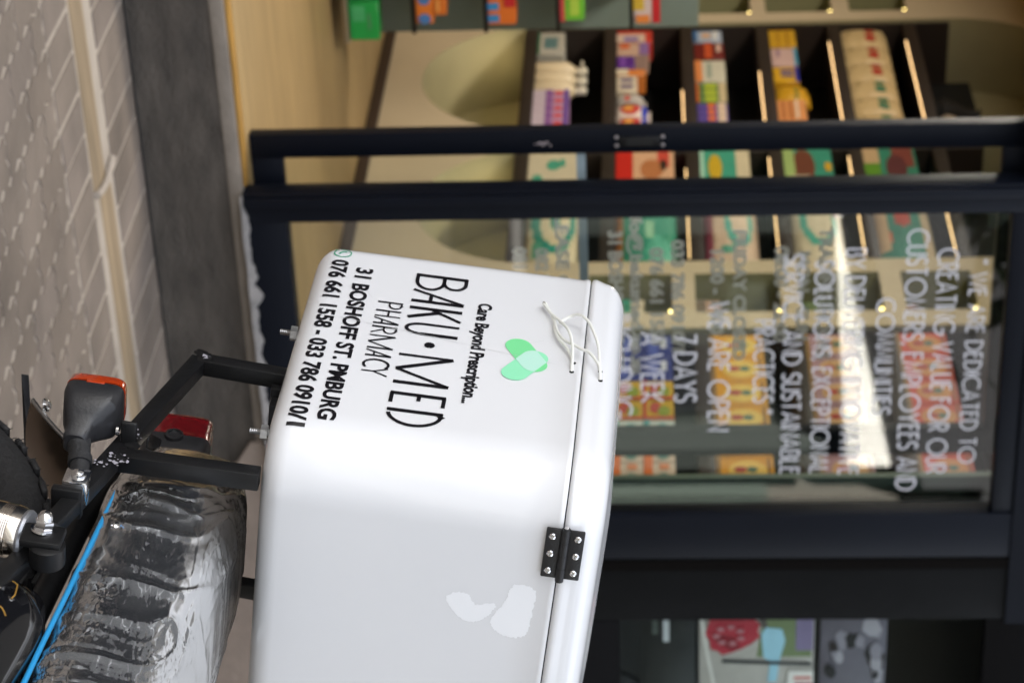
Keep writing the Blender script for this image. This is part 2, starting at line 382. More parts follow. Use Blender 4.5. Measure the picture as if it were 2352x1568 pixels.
SHELF_Z = [.89, 1.228, 1.553, 1.873, 2.178, 2.50]
LEDEND = [[0, 0, yw(205), yw(165), yw(100), yw(100)], [0, 0, yw(385), yw(362), yw(362), yw(480)]]
for k, (y0, y1) in enumerate(NICHES[:3]):
    nm = ('far', 'middle', 'near')[k]
    u = thing('shelf_unit', (XW+.1, (y0+y1)/2, .89), ('black shelf unit in the far niche holding small cartons and bottles', 'black shelf unit in the middle niche holding nappy packs', 'black shelf unit beside the front glass holding rows of cartons')[k], 'shelf unit', 'shelf units in the wall niches')
    plain('back_panel', (XW+.30, y0+.012, .93), (XW+.315, y1-.012, ZT+.1), M_back, u)
    for yy in (y0+.003, y1-.021): plain('side_panel', (XW+.015, yy, ZB-.05), (XW+.30, yy+.018, ZT), M_shelf, u)
    if k < 2: MB().lathe((XW+.12, y1-.17, .889), (0, 0, -1), [(0, .022), (.006, .02), (.007, .001)]).build('under_shelf_lamp', mat('bowl_lamp', '#ffe8b4', .5, emit=4.0), u)
    for j, z in enumerate(SHELF_Z):
        plain('shelf', (XW+.006, y0+.022, z), (XW+.298, y1-.022, z+.052), M_shelf, u, .002)
        if j > 1 and k < 2 and LEDEND[k][j]: plain('led_strip', (XW+.004, y0+.03, z-.0038), (XW+.008, LEDEND[k][j], z-.001), M_led, u)

# ------------------------------------------------------------------ goods
PM = {}
def pmat(h): 
    if h not in PM: PM[h] = mat('print_'+h.strip('#'), h, .42, var=.05, vscale=25)
    return PM[h]
def goods(name, label, cat, group, o, U, N, w, h, d, base, prints=(), kind='carton'):
    """o = lower left corner of the front face, U along the face, N out of the face towards the viewer."""
    o, U, N = Vector(o), Vector(U), Vector(N); V = Vector((0, 0, 1)); cols = [base]; mb = MB(); gap = .0025
    def ci(c):
        if c not in cols: cols.append(c)
        return cols.index(c)
    bulge = 0
    if kind == 'carton':
        mb.obox(o + U*w/2 + V*h/2 - N*d/2, (U, -N, V), (w-2*gap, d, h), 0, .003, 1)
    elif kind == 'pouch':
        nu, nv = 22, 22; fr = []; bk = []; bulge = d*.32
        def off(a, b): return (sin(pi*min(max(a*.94+.03, 0), 1))**.22)*(sin(pi*min(max(b*.94+.03, 0), 1))**.25)
        for sgn, L in ((1, fr), (-1, bk)):
            for j in range(nv+1):
                for i in range(nu+1):
                    a, b = i/nu, j/nv
                    wr = .004*noise.noise(Vector((a*7+o.y*9, b*7+o.z*5, sgn)))
                    L.append(o + U*(gap + a*(w-2*gap) + .03*w*sin(pi*b)*(.5-a)*-1) + V*b*h - N*d/2 + N*sgn*(off(a, b)*d/2 + .001 + wr*off(a, b)))
        F = [[j*(nu+1)+i, j*(nu+1)+i+1, (j+1)*(nu+1)+i+1, (j+1)*(nu+1)+i] for j in range(nv) for i in range(nu)]
        for (i, f) in enumerate(F):
            a, b = (i % nu + .5)/nu, (i//nu + .5)/nv; mi = 0
            for pr in prints:
                if pr[0] == 'r' and pr[1] <= a <= pr[3] and pr[2] <= b <= pr[4]: mi = ci(pr[5])
                if pr[0] == 'e' and ((a-pr[1])/pr[3])**2 + ((b-pr[2])/pr[4])**2 <= 1: mi = ci(pr[5])
            mb.add([fr[q] for q in f], [[0, 1, 2, 3]], mi, True)
        mb.add(bk, [f[::-1] for f in F], 0, True)
        mb.obox(o + U*w/2 + V*(h+.006) - N*d/2, (U, -N, V), (w*.9, .004, .014), 0, .001, 1)
        prints = ()
    elif kind == 'bottle':
        r = w*.46; c = o + U*w/2 - N*d/2
        mb.lathe(c, V, [(0, r*.9), (.006, r), (h*.62, r), (h*.74, r*.6), (h*.78, r*.36)], 0, 16)
        mb.lathe(c + V*h*.78, V, [(0, r*.42), (.004, r*.45), (h*.2, r*.42), (h*.22, r*.2)], ci(prints[0][5]), 12)
        mb.obox(c + V*h*.9 + N*r*.5, (U, -N, V), (r*.5, r*1.1, h*.05), ci(prints[0][5]), .002, 1); prints = prints[1:]
    e = .0012
    for q, pr in enumerate(prints):
        off = N*(e + q*.0006)
        if pr[0] == 'r':
            _, a0, b0, a1, b1, c = pr
            mb.add([o+U*w*a0+V*h*b0+off, o+U*w*a1+V*h*b0+off, o+U*w*a1+V*h*b1+off, o+U*w*a0+V*h*b1+off], [[0, 1, 2, 3]], ci(c))
        else:
            _, ca, cb, ra, rb, c = pr
            mb.add([o+U*w*(ca+ra*cos(2*pi*k/14))+V*h*(cb+rb*sin(2*pi*k/14))+off for k in range(14)], [list(range(14))], ci(c))
    ob = mb.build(name, [pmat(c) for c in cols], None, fixn=(kind != 'pouch'))
    return tag(ob, label, cat, group)
UY = (0, -1, 0); NX = (-1, 0, 0)
def wg(name, label, cat, group, iy0, iy1, z0, h, base, prints=(), kind='carton', d=.14, ix=1600, dx=.0):
    """goods on the side wall between photo columns iy0 and iy1."""
    y0, y1 = yw(iy0, ix), yw(iy1, ix)
    return goods(name, label, cat, group, (XW+.014+dx, y0, z0), UY, NX, y0-y1, h, d, base, prints, kind)
ZR = [z+.0535 for z in SHELF_Z]
# far niche, lowest row
wg('carton', 'pale grey carton with green side left of the cream bottles on the lowest shelf', 'carton', None, 68, 118, ZR[0], .115, '#b8b4a8', [('r', .0, .0, 1, .1, '#3c6b50'), ('r', .25, .25, .75, .75, '#5d7f80')], ix=1270)
for k in range(3):
    wg('pump_bottle', 'cream pump bottle with white cap standing behind the pink packs on the lowest far shelf', 'bottle', 'cream pump bottles on the lowest far shelf', 134+22*k, 155+22*k, ZR[0], .215, '#d8c6a4', [('r', 0, 0, 1, 1, '#e8e0cc'), ('r', .2, .25, .8, .55, ('#2c3a86', '#b8463c', '#7a4b86')[k])], 'bottle', .06, 1270, .0)
for k in range(5):
    wg('pink_pack', 'pink and violet pack with red dots in the row right of the cream bottles', 'pack', 'pink and violet packs on the lowest far shelf', 200+17.2*k, 216.6+17.2*k, ZR[0], .145, '#b890b0', [('r', .0, .0, 1, .35, '#c8b8c4'), ('r', .0, .35, .9, .55, '#8a5a9a'), ('e', .5, .72, .26, .13, '#d84a4a'), ('r', .0, .88, 1, 1, '#6a4aa0')], 'carton', .10, 1270)
# far niche, second row
r2 = [(64, 92, .15, '#c43a2c', [('r', .3, .0, 1, .8, '#d8bca8'), ('r', .55, .2, .9, .6, '#8a74a8')], 'red and pale pink carton', 'carton'),
      (93, 120, .135, '#c9a690', [('r', 0, .7, 1, 1, '#8a6aa0'), ('r', .1, .1, .5, .4, '#d86a3a')], 'peach carton with a violet top', 'carton'),
      (122, 150, .075, '#5a2a86', [('r', .1, .2, .9, .5, '#7c4aa8')], 'low purple carton', 'carton'),
      (152, 166, .12, '#d8803a', [('r', .0, .0, 1, .4, '#e0d0b4')], 'narrow orange and cream carton', 'carton'),
      (167, 203, .085, '#d6c8b0', [('r', .2, .2, .4, .8, '#5a4a7a'), ('r', .6, .2, .8, .8, '#5a4a7a')], 'squat cream pack with two violet bars', 'carton'),
      (206, 222, .11, '#b0a8a0', [('r', .1, .3, .9, .5, '#c05a4a')], 'slim grey sachet', 'pouch')]
for iy0, iy1, h, c, pr, lab, kd in r2: wg('carton' if kd == 'carton' else 'sachet', lab+' on the second lowest shelf of the far niche', kd, None, iy0, iy1, ZR[1], h, c, pr, kd, .09, 1450)
for k in range(2):
    wg('snack_bag', 'rounded white bag with red and orange oval on the second lowest far shelf', 'bag', 'white and red bags on the second far shelf', 227+29*k, 254+29*k, ZR[1], .125, '#dcccc0', [('e', .5, .45, .42, .33, '#c03a3a'), ('e', .5, .4, .25, .16, '#e09a4a'), ('r', .0, .82, 1, 1, '#2a3aa8')], 'pouch', .09, 1450)
r3 = [(64, 88, .12, '#a8b4c4', [('r', .0, .0, 1, .15, '#3c6a9a'), ('r', .3, .3, .7, .6, '#d8a878'), ('r', .1, .7, .9, .85, '#e0e0dc')], 'pale blue carton with a white band'),
      (92, 128, .125, '#6c1e1a', [('r', .0, .35, 1, .6, '#c0502a'), ('r', .1, .75, .6, .9, '#d8b8a8')], 'dark red carton'),
      (132, 180, .125, '#c8c4b0', [('r', .0, .0, 1, .24, '#d8854a'), ('r', .15, .4, .85, .55, '#9aa494')], 'pale carton with an orange foot')]
for iy0, iy1, h, c, pr, lab in r3: wg('carton', lab+' on the third shelf of the far niche', 'carton', None, iy0, iy1, ZR[2], h, c, pr, 'carton', .12, 1640)
for k in range(3): wg('carton', 'small green carton with a lime square on the third shelf of the far niche', 'carton', 'green and lime cartons on the third far shelf', 184+15*k, 198.5+15*k, ZR[2], .122, '#5a7a4a', [('r', .05, .28, .95, .68, '#a8b83c'), ('r', .0, .0, 1, .1, '#c0602a'), ('r', .0, .75, 1, 1, '#c8b890')], 'carton', .1, 1640)
for k in range(4): wg('carton', 'small violet carton with an orange patch on the third shelf of the far niche', 'carton', 'violet and orange cartons on the third far shelf', 230+14*k, 243.5+14*k, ZR[2], .122, '#5a4a94', [('r', .1, .35, .9, .6, '#d8703a'), ('r', .0, .68, 1, .95, '#d8c0a8')], 'carton', .1, 1640)
r4 = [(62, 101, .112, '#c89a28', [('r', .0, .3, 1, .38, '#a8761c'), ('r', .0, .64, 1, .72, '#a8761c')], 'yellow carton with two brown bands'),
      (104, 144, .108, '#c8a8a0', [('r', .1, .2, .5, .35, '#9a7a8a'), ('r', .0, .88, 1, 1, '#4a9ab8')], 'dusty pink carton with a blue top edge'),
      (147, 182, .105, '#d0a024', [('r', .2, .3, .38, .8, '#4a4a86'), ('r', .5, .3, .66, .8, '#4a4a86'), ('r', .0, .86, 1, 1, '#2a2f94')], 'yellow carton with violet lettering bars'),
      (184, 218, .13, '#c8961e', [('r', .1, .6, .9, .72, '#8a7a2a')], 'plain mustard yellow bag'),
      (222, 282, .115, '#d8935a', [('r', .05, .15, .75, .28, '#b06a3a'), ('r', .05, .4, .75, .52, '#b06a3a'), ('r', .82, .0, 1, 1, '#d0602a'), ('r', .05, .62, .75, .74, '#e0c4a8')], 'orange and cream striped carton')]
for i, (iy0, iy1, h, c, pr, lab) in enumerate(r4): wg('bag' if i == 3 else 'carton', lab+' on the fourth shelf of the far niche', 'bag' if i == 3 else 'carton', None, iy0, iy1, ZR[3], h, c, pr, 'pouch' if i == 3 else 'carton', .11, 1810)
for k in range(6):
    cl, nm = (('#a83226', 'red') if k < 3 else ('#2c6a4c', 'green'))
    wg('cream_pouch', 'cream pouch with two %s ovals on the highest full shelf of the far niche' % nm, 'pouch', 'cream pouches with %s ovals' % nm, 53+38.8*k, 91.5+38.8*k, ZR[4], .185, '#c8ae7e', [('e', .32, .66, .16, .13, cl), ('e', .68, .66, .16, .13, cl), ('e', .3, .2, .12, .05, '#a08a5c')], 'pouch', .10, 2010)
# ornaments on the top shelf of the far niche
mb = MB(); c = Vector((XW+.12, yw(205, 2200), ZR[5])); mb.lathe(c, (0, 0, 1), [(0, .05), (.01, .055), (.05, .075), (.10, .055), (.15, .025), (.19, .02), (.20, .03)], 0)
tag(mb.build('vase', mat('black_ceramic', (.008, .008, .009), .5)), 'black vase on the topmost dim shelf of the far niche', 'vase')
mb = MB(); c = Vector((XW+.1, yw(248, 2200), ZR[5])); mb.lathe(c, (0, 0, 1), [(0, .03), (.006, .04), (.04, .065), (.075, .06), (.09, .03), (.105, .012), (.115, .001)], 0); mb.tube([c+Vector((0, .06, .05)), c+Vector((0, .085, .06)), c+Vector((0, .10, .085))], .009, 0)
tag(mb.build('teapot', mat('pale_ceramic', '#a89884', .4)), 'pale round pot beside the black vase on the topmost shelf', 'pot')
# middle niche: nappy packs
np_ = [(0, 1, 334, 420, .20, '#cfc2a6', [('e', .45, .5, .14, .14, '#4aa084'), ('r', .3, .62, .5, .72, '#4aa084'), ('e', .82, .2, .12, .1, '#4aa084')], 'cream nappy pack with small green emblem, lowest row'),
       (0, 2, 432, 598, .20, '#d8c8a4', [('e', .42, .55, .42, .40, '#2f8f7c'), ('e', .40, .58, .32, .27, '#d8c8a4'), ('e', .40, .58, .13, .1, '#2f8f7c'), ('r', .7, .2, .85, .35, '#5aa084')], 'cream nappy pack with a broad teal swirl, lowest row'),
       (1, 1, 334, 424, .225, '#c8251c', [('r', .0, .30, 1, 1, '#d8a884'), ('r', .0, .72, .5, .92, '#c84a3c'), ('e', .55, .62, .25, .2, '#b87448'), ('e', .45, .82, .14, .06, '#33241c')], 'red and peach nappy pack with baby picture, second row'),
       (1, 2, 436, 598, .225, '#2f8a70', [('r', .05, .3, .4, .42, '#c8b03a'), ('e', .2, .8, .12, .06, '#d8a020'), ('r', .4, .5, .62, .62, '#8fc09c'), ('r', .0, .0, 1, .12, '#c07a3a'), ('e', .8, .72, .2, .2, '#57a88e')], 'deep green nappy pack with yellow marks, second row'),
       (2, 1, 334, 424, .19, '#3f9a80', [('r', .0, .72, 1, 1, '#cfc0a0'), ('e', .5, .3, .34, .14, '#c8a428'), ('r', .0, .0, 1, .08, '#a8d0b8')], 'green nappy pack with yellow ovals and a cream top, third row'),
       (2, 2, 436, 598, .19, '#d0b49c', [('r', .0, .0, 1, .2, '#9a4a5c'), ('e', .4, .68, .34, .27, '#58a898'), ('e', .38, .70, .25, .18, '#d8c0a8'), ('r', .72, .3, .84, .6, '#5a9a84')], 'cream nappy pack with a teal loop and wine red foot, third row'),
       (3, 1, 334, 424, .185, '#358a72', [('e', .45, .4, .42, .24, '#6a3a28'), ('r', .0, .0, 1, .22, '#9ab06a'), ('r', .7, .1, 1, .5, '#cfc0a4'), ('e', .5, .9, .12, .07, '#d0a020')], 'green nappy pack with a brown baby picture, fourth row'),
       (3, 2, 436, 598, .185, '#d2c4a8', [('e', .35, .55, .4, .38, '#4fa592'), ('e', .33, .57, .31, .27, '#d2c4a8'), ('e', .2, .9, .1, .07, '#8a4a5a')], 'pale nappy pack with a slim teal loop, fourth row'),
       (4, 1, 334, 424, .20, '#2f7f66', [('r', .0, .55, .5, .95, '#7a3a30'), ('e', .52, .6, .34, .2, '#5a2a2c'), ('r', .4, .0, 1, .3, '#5a8a24'), ('r', .0, .0, .4, .3, '#c0a078')], 'green nappy pack with bare baby feet, top row'),
       (4, 2, 436, 598, .205, '#2a7a68', [('r', .0, .8, 1, 1, '#c4b092'), ('e', .32, .5, .16, .16, '#b0402c'), ('r', .55, .2, .7, .28, '#c05a3a'), ('r', .0, .0, .75, .24, '#c8a884')], 'teal nappy pack with a red spot and cream top, top row')]
for row, q, iy0, iy1, h, c, pr, lab in np_:
    wg('nappy_pack', lab+' of middle niche', 'nappy pack', 'nappy packs in the middle niche', iy0, iy1, ZR[row], h, c, pr, 'carton' if q == 1 else 'pouch', .18, 1300+170*row)
# near unit: cartons
def rowbox(ya, yb, n, z, h, c, pr, lab, grp):
    st = (ya-yb)/n
    for k in range(n): goods('carton', lab, 'carton', grp, (XW+.014, ya-st*k, z), UY, NX, st, h, .16, c, pr)
for lvl, zz in ((0, ZR[1]), (1, ZR[1]+.1005)):
    w = ('lower', 'upper')[lvl]
    rowbox(1.09, .80, 2, zz, .098, '#22307c', [('r', .1, .2, .9, .5, '#4a5aa8'), ('r', .15, .6, .6, .8, '#c8ccd8')], 'dark blue carton in the %s layer left of the yellow cartons' % w, 'blue cartons, %s layer' % w)
    rowbox(.80, .56, 2, zz, .098, '#c8a01e', [('r', .0, .0, 1, .1, '#c03a20'), ('e', .42, .4, .28, .2, '#b84a3a'), ('e', .6, .68, .28, .2, '#8a9a2c'), ('r', .86, .1, 1, 1, '#c03a20')], 'yellow carton with red and green fruit in the %s layer' % w, 'yellow fruit cartons, %s layer' % w)
    rowbox(.56, .44, 1, zz, .098, '#c4ccc4', [('r', .0, .0, 1, .2, '#3f8f8f'), ('e', .4, .6, .2, .2, '#3f8f8f')], 'white and teal carton in the %s layer beside the dark door stile' % w, None)
    rowbox(.44, .19, 2, zz, .098, '#d0c0ac', [('r', .0, .0, 1, .28, '#d8702a'), ('e', .7, .62, .2, .2, '#5a8a80'), ('r', .1, .5, .35, .8, '#d88a5a')], 'white and orange carton in the %s layer next to the sage panel' % w, 'white and orange cartons, %s layer' % w)
for row, c, c2, lab, h in ((2, '#d89a1e', '#e4c05a', 'yellow carton with a pale round picture in the row above the blue cartons', .178), (3, '#a8848a', '#c8a070', 'mauve carton with a golden round picture in the row above the yellow ones', .168), (4, '#c8452a', '#cc8a4a', 'red carton with a golden round picture in the topmost carton row', .168)):
    rowbox(1.09, .19, 6, ZR[row], h, c, [('r', .0, .0, 1, .08, '#8a6a3a'), ('e', .52, .55, .36, .34, c2), ('e', .5, .62, .1, .10, '#3a6a5c'), ('e', .5, .42, .11, .12, '#a83a34'), ('r', .08, .9, .9, .94, '#7a5a2a')], lab, lab.split(' in the ')[0].replace('carton', 'cartons') )
# things in the cubbies beside the glass
for k in range(3):
    wg('tin', 'small teal and cream tin in the lowest cubby', 'tin', 'tins in the lowest cubby', 652+18*k, 669+18*k, 1.197, .19, '#d0c0a4', [('r', .0, .45, 1, .75, '#2f8a70'), ('e', .5, .3, .2, .1, '#c8503a')], 'carton', .08, 1420, .05)
for k in range(4):
    wg('jar', 'small pinkish jar lined up in the second cubby from below', 'jar', 'pinkish jars in the second cubby', 652+13*k, 664+13*k, 1.568, .085, '#c8a48c', [('r', .0, .0, 1, .4, '#7a6a5a')], 'carton', .06, 1700, .05)
wg('carton', 'dark green carton in the third cubby from below', 'carton', None, 655, 690, 1.928, .12, '#4a5a3c', [('r', .1, .2, .9, .6, '#6a7a50')], 'carton', .08, 1880, .05)
wg('carton', 'brown carton low in the topmost cubby', 'carton', None, 660, 692, 2.288, .05, '#7a4a2c', [('r', .1, .2, .9, .6, '#9a6a40')], 'carton', .08, 2100, .05)
for j, (z, c) in enumerate(((1.568, '#2a7f86'), (1.928, '#4a4a2c'))):
    y0 = yw(24, 1600); goods('book', ('teal', 'olive')[j]+' striped pack in the far cubby column', 'pack', None, (XW+.05, y0, z), UY, NX, .12, .17, .08, c, [('r', .1, .3, .9, .4, '#1c1c20'), ('r', .1, .55, .9, .65, '#1c1c20'), ('r', .1, .75, .9, .85, '#b08a70')])

# free standing display rack cut by the photo's edge, left of the niches
gd = thing('display_rack', (3.15, 2.2, .283), 'grey display rack with black shelves of small packs at the left', 'display rack')
plain('back_panel', (2.4, 2.36, .36), (3.655, 2.40, 1.60), mat('grey_green_panel', '#74827c', .6, var=.05), gd, .004)
plain('base_shelf', (2.4, 1.98, .325), (3.53, 2.36, .345), M_steel, gd, .003)
GZ = [.585, .842, 1.10, 1.36]
for z in GZ: plain('shelf', (2.4, 1.98, z-.014), (3.50, 2.358, z), M_black, gd, .003)
for xx in (3.27, 2.6):
    mb = MB(); mb.lathe((xx, 1.98, .283), (0, 0, 1), [(0, .055), (.015, .06), (.03, .05), (.04, .02), (.042, .012)], 0); mb.build('foot', mat('grey_foot', '#5f6a6c', .4, .4), gd)
for z0, x0, n, w, h, c, pr, lab in ((.346, 3.38, 1, .15, .105, '#1fa04a', [('r', .1, .1, .5, .55, '#4ab070'), ('r', .3, .65, .7, .72, '#5a8a6a')], 'bright green pack on the lowest shelf of the grey display rack'),
        (.586, 3.33, 1, .14, .062, '#d8762a', [('e', .3, .5, .18, .36, '#4a7ab8'), ('e', .85, .5, .14, .36, '#4a7ab8')], 'orange pack with blue ovals on the second rack shelf'),
        (.650, 3.36, 1, .08, .045, '#d07028', [('r', .2, .2, .8, .5, '#e09a50')], 'small orange pack on top of the orange pack with blue ovals'),
        (.843, 3.34, 1, .14, .10, '#d87028', [('r', .05, .0, .25, .4, '#3a86c0'), ('r', .38, .0, .58, .4, '#3a86c0'), ('r', .7, .0, .9, .4, '#3a86c0'), ('r', .0, .6, .5, 1, '#b8242a')], 'orange and red pack with blue wedges on the third rack shelf'),
        (1.101, 3.36, 1, .11, .085, '#6ab834', [('r', .0, .0, 1, .2, '#c84a4a'), ('r', .2, .4, .8, .8, '#a8c84a')], 'lime green pack on the fourth rack shelf'),
        (1.361, 3.36, 1, .12, .095, '#c8b4b0', [('r', .0, .0, .6, .4, '#c8a83a'), ('r', .0, .7, 1, 1, '#b8242a'), ('r', .75, .1, 1, .6, '#d8803a')], 'white and red pack on the top rack shelf')):
    goods('pack', lab, 'pack', None, (x0, 2.0, z0), (1, 0, 0), (0, -1, 0), w, h, .12, c, pr)
for k in range(2): goods('jar', 'dark green jar with a pink foot standing in front on the second rack shelf', 'jar', 'dark green jars on the second rack shelf', (3.19+.062*k, 2.0, .586), (1, 0, 0), (0, -1, 0), .06, .105, .06, '#23432c', [('r', 0, 0, 1, 1, '#3a5a34'), ('e', .5, .3, .2, .15, '#c890a0')], 'bottle')

# ------------------------------------------------------------------ shopfront: fixed window, sliding door, pier, second window
def frame(parts, m, parent):
    for nm, lo, hi in parts: plain(nm, lo, hi, m, parent, .0015)
def glass_text(parent, name, y, m, rows, bold=0., deco=False):
    mb = MB()
    for body, (xl0, xl1, iy0), (xr0, xr1, iy1) in rows:
        vs, fs = deco2d(body) if deco else text2d(body, bold)
        p00 = at(xl0, iy0, 1, y); p01 = at(xl1, iy0, 1, y); p10 = at(xr0, iy1, 1, y); p11 = at(xr1, iy1, 1, y)
        x0 = (p00.x+p01.x)/2; x1 = (p10.x+p11.x)/2; z0 = (p00.z+p10.z)/2; z1 = (p01.z+p11.z)/2
        mb.add([Vector((x0+(x1-x0)*u, y, z0+(z1-z0)*v)) for u, v in vs], fs)
    return mb.build(name, m, parent, fixn=False)
k17 = 1/1.7415
def q(x): return x*k17
fx = thing('shop_window', (3.65, 0, .272), 'large fixed shop window in a navy frame with white slogan lettering', 'window')
frame([('stile', (3.10, -.035, .272), (3.188, .035, 2.474)), ('stile', (4.197, -.035, .272), (4.352, .035, 2.474)),
       ('bottom_rail', (3.189, -.03, .272), (4.196, .03, .389)), ('top_rail', (3.189, -.03, 2.412), (4.196, .03, 2.474))], M_navy, fx)
plain('groove_trim', (3.108, -.052, .276), (3.135, -.036, 2.474), M_navy, fx, .003)
plain('pane', (3.186, -.003, .386), (4.199, .003, 2.415), G_front, fx)
def vinyl(name, c, tl=.22):
    m = bpy.data.materials.new(name); m.use_nodes = True; n = m.node_tree; n.nodes.clear()
    o = n.nodes.new('ShaderNodeOutputMaterial'); a = n.nodes.new('ShaderNodeBsdfDiffuse'); b = n.nodes.new('ShaderNodeBsdfTranslucent'); x = n.nodes.new('ShaderNodeMixShader')
    a.inputs[0].default_value = b.inputs[0].default_value = (*c, 1); x.inputs[0].default_value = tl
    n.links.new(a.outputs[0], x.inputs[1]); n.links.new(b.outputs[0], x.inputs[2]); n.links.new(x.outputs[0], o.inputs[0]); return m
M_vinyl = vinyl('white_window_vinyl', (.82, .82, .88)); M_vinyl2 = vinyl('frosted_window_vinyl', (.93, .96, .95), .5)
# thin art deco capitals for the slogan: strokes in a box of height 1
def circ(cx, cy, rx, ry, a0, a1, n=14): return [(cx+rx*cos(radians(a0+(a1-a0)*i/n)), cy+ry*sin(radians(a0+(a1-a0)*i/n))) for i in range(n+1)]
DECO = {'A': (.56, [[(0, 0), (.28, 1), (.56, 0)], [(.09, .28), (.47, .28)]]), 'B': (.40, [[(0, 0), (0, 1), (.14, 1)] + circ(.16, .77, .2, .23, 90, -90) + [(0, .54), (.16, .54)] + circ(.17, .27, .24, .27, 90, -90) + [(0, 0)]]),
  'C': (.72, [circ(.46, .5, .46, .5, 50, 310, 20)]), 'D': (.56, [[(0, 0), (0, 1), (.12, 1)] + circ(.12, .5, .44, .5, 90, -90) + [(0, 0)]]),
  'E': (.34, [[(.34, 1), (0, 1), (0, 0), (.34, 0)], [(0, .62), (.28, .62)]]), 'F': (.32, [[(.32, 1), (0, 1), (0, 0)], [(0, .6), (.27, .6)]]),
  'G': (.84, [circ(.46, .5, .46, .5, 48, 345, 20) + [(.9, .42), (.5, .42)]]), 'H': (.46, [[(0, 0), (0, 1)], [(.46, 0), (.46, 1)], [(0, .6), (.46, .6)]]), 'I': (.02, [[(.01, 0), (.01, 1)]]),
  'K': (.42, [[(0, 0), (0, 1)], [(.42, 1), (0, .42), (.44, 0)]]), 'L': (.32, [[(0, 1), (0, 0), (.32, 0)]]), 'M': (.66, [[(0, 0), (.1, 1), (.33, .12), (.56, 1), (.66, 0)]]),
  'N': (.48, [[(0, 0), (0, 1), (.48, 0), (.48, 1)]]), 'O': (.96, [circ(.48, .5, .48, .5, 0, 360, 24)]), 'P': (.38, [[(0, 0), (0, 1), (.13, 1)] + circ(.14, .72, .24, .28, 90, -90) + [(0, .44)]]),
  'R': (.40, [[(0, 0), (0, 1), (.13, 1)] + circ(.14, .74, .24, .26, 90, -90) + [(0, .48)], [(.14, .48), (.40, 0)]]), 'S': (.38, [circ(.19, .75, .19, .25, 25, 270, 12) + circ(.19, .25, .19, .25, 90, -155, 12)]),
  'T': (.44, [[(0, 1), (.44, 1)], [(.22, 1), (.22, 0)]]), 'U': (.44, [[(0, 1), (0, .24)] + circ(.22, .24, .22, .24, 180, 360) + [(.44, 1)]]), 'V': (.54, [[(0, 1), (.27, 0), (.54, 1)]]),
  'W': (.84, [[(0, 1), (.22, 0), (.42, .95), (.62, 0), (.84, 1)]]), 'X': (.46, [[(0, 0), (.46, 1)], [(0, 1), (.46, 0)]]), 'Y': (.5, [[(0, 1), (.25, .45), (.5, 1)], [(.25, .45), (.25, 0)]]),
  '7': (.42, [[(0, 1), (.42, 1), (.14, 0)]]), ',': (.06, [[(.06, .1), (0, -.12)]]), '"': (.2, [[(.03, 1), (.0, .74)], [(.19, 1), (.16, .74)]]), ' ': (.2, [])}
def deco2d(body, wd=.104):
    vs = []; fs = []; x = 0
    for ch in body:
        w, st = DECO[ch]
        for pts in st:
            L = []; Rr = []
            for i, (a, b) in enumerate(pts):
                p = pts[max(i-1, 0)]; c = pts[min(i+1, len(pts)-1)]
                d1 = Vector((a-p[0], b-p[1])) if i else Vector((c[0]-a, c[1]-b)); d2 = Vector((c[0]-a, c[1]-b)) if i < len(pts)-1 else d1
                if d1.length < 1e-6: d1 = d2
                if d2.length < 1e-6: d2 = d1
                d1.normalize(); d2.normalize(); n = Vector((-(d1.y+d2.y), d1.x+d2.x)); n = n.normalized() if n.length > .05 else Vector((-d1.y, d1.x))
                k = wd/2/max(n.dot(Vector((-d1.y, d1.x))), .5); L.append((x+a+n.x*k, b+n.y*k)); Rr.append((x+a-n.x*k, b-n.y*k))
            o = len(vs); m = len(pts); vs += L + Rr; fs += [[o+i, o+i+1, o+m+i+1, o+m+i] for i in range(m-1)]
        x += w + .17
    x -= .17
    return [(a/x, b) for a, b in vs], fs
Q = [('" WE ARE DEDICATED TO', (q(3895), q(3950), 598), (q(3822), q(3900), 1062)),
     ('CREATING VALUE FOR OUR', (q(3757), q(3837), 572), (q(3702), q(3778), 1085)),
     ('CUSTOMERS, EMPLOYEES AND', (q(3634), q(3714), 528), (q(3583), q(3661), 1124)),
     ('COMMUNITIES', (q(3512), q(3578), 686), (q(3490), q(3562), 951)),
     ('BY DELIVERING INNOVATIVE', (q(3388), q(3462), 572), (q(3353), q(3432), 1089)),
     ('SOLUTIONS, EXCEPTIONAL', (q(3262), q(3338), 600), (q(3241), q(3310), 1086)),
     ('SERVICE AND SUSTAINABLE', (q(3140), q(3208), 586), (q(3121), q(3200), 1087)),
     ('PRACTICES "', (q(3020), q(3098), 736), (q(3012), q(3090), 949)),
     ('WE ARE OPEN', (q(2840), q(2915), 695), (q(2828), q(2917), 988)),
     ('7 DAYS', (q(2698), q(2784), 768), (q(2698), q(2784), 922)),
     ('A WEEK', (q(2565), q(2652), 765), (q(2565), q(2652), 922)),
     ('INCLUDING', (q(2440), q(2525), 725), (q(2440), q(2525), 957))]
glass_text(fx, 'slogan_lettering', -.0045, M_vinyl, Q, .0, True)
YD = .10
dr = thing('sliding_door', (3.5, YD, .283), 'navy framed sliding glass door half open behind the fixed window', 'door')
frame([('stile', (2.98, YD, .285), (3.053, YD+.04, 2.46)), ('stile', (3.984, YD, .285), (4.07, YD+.04, 2.46)),
       ('bottom_rail', (3.054, YD+.001, .285), (3.983, YD+.039, .374)), ('top_rail', (3.054, YD+.001, 2.392), (3.983, YD+.039, 2.46))], M_navy, dr)
plain('pane', (3.05, YD+.017, .37), (3.987, YD+.023, 2.395), G_door, dr)
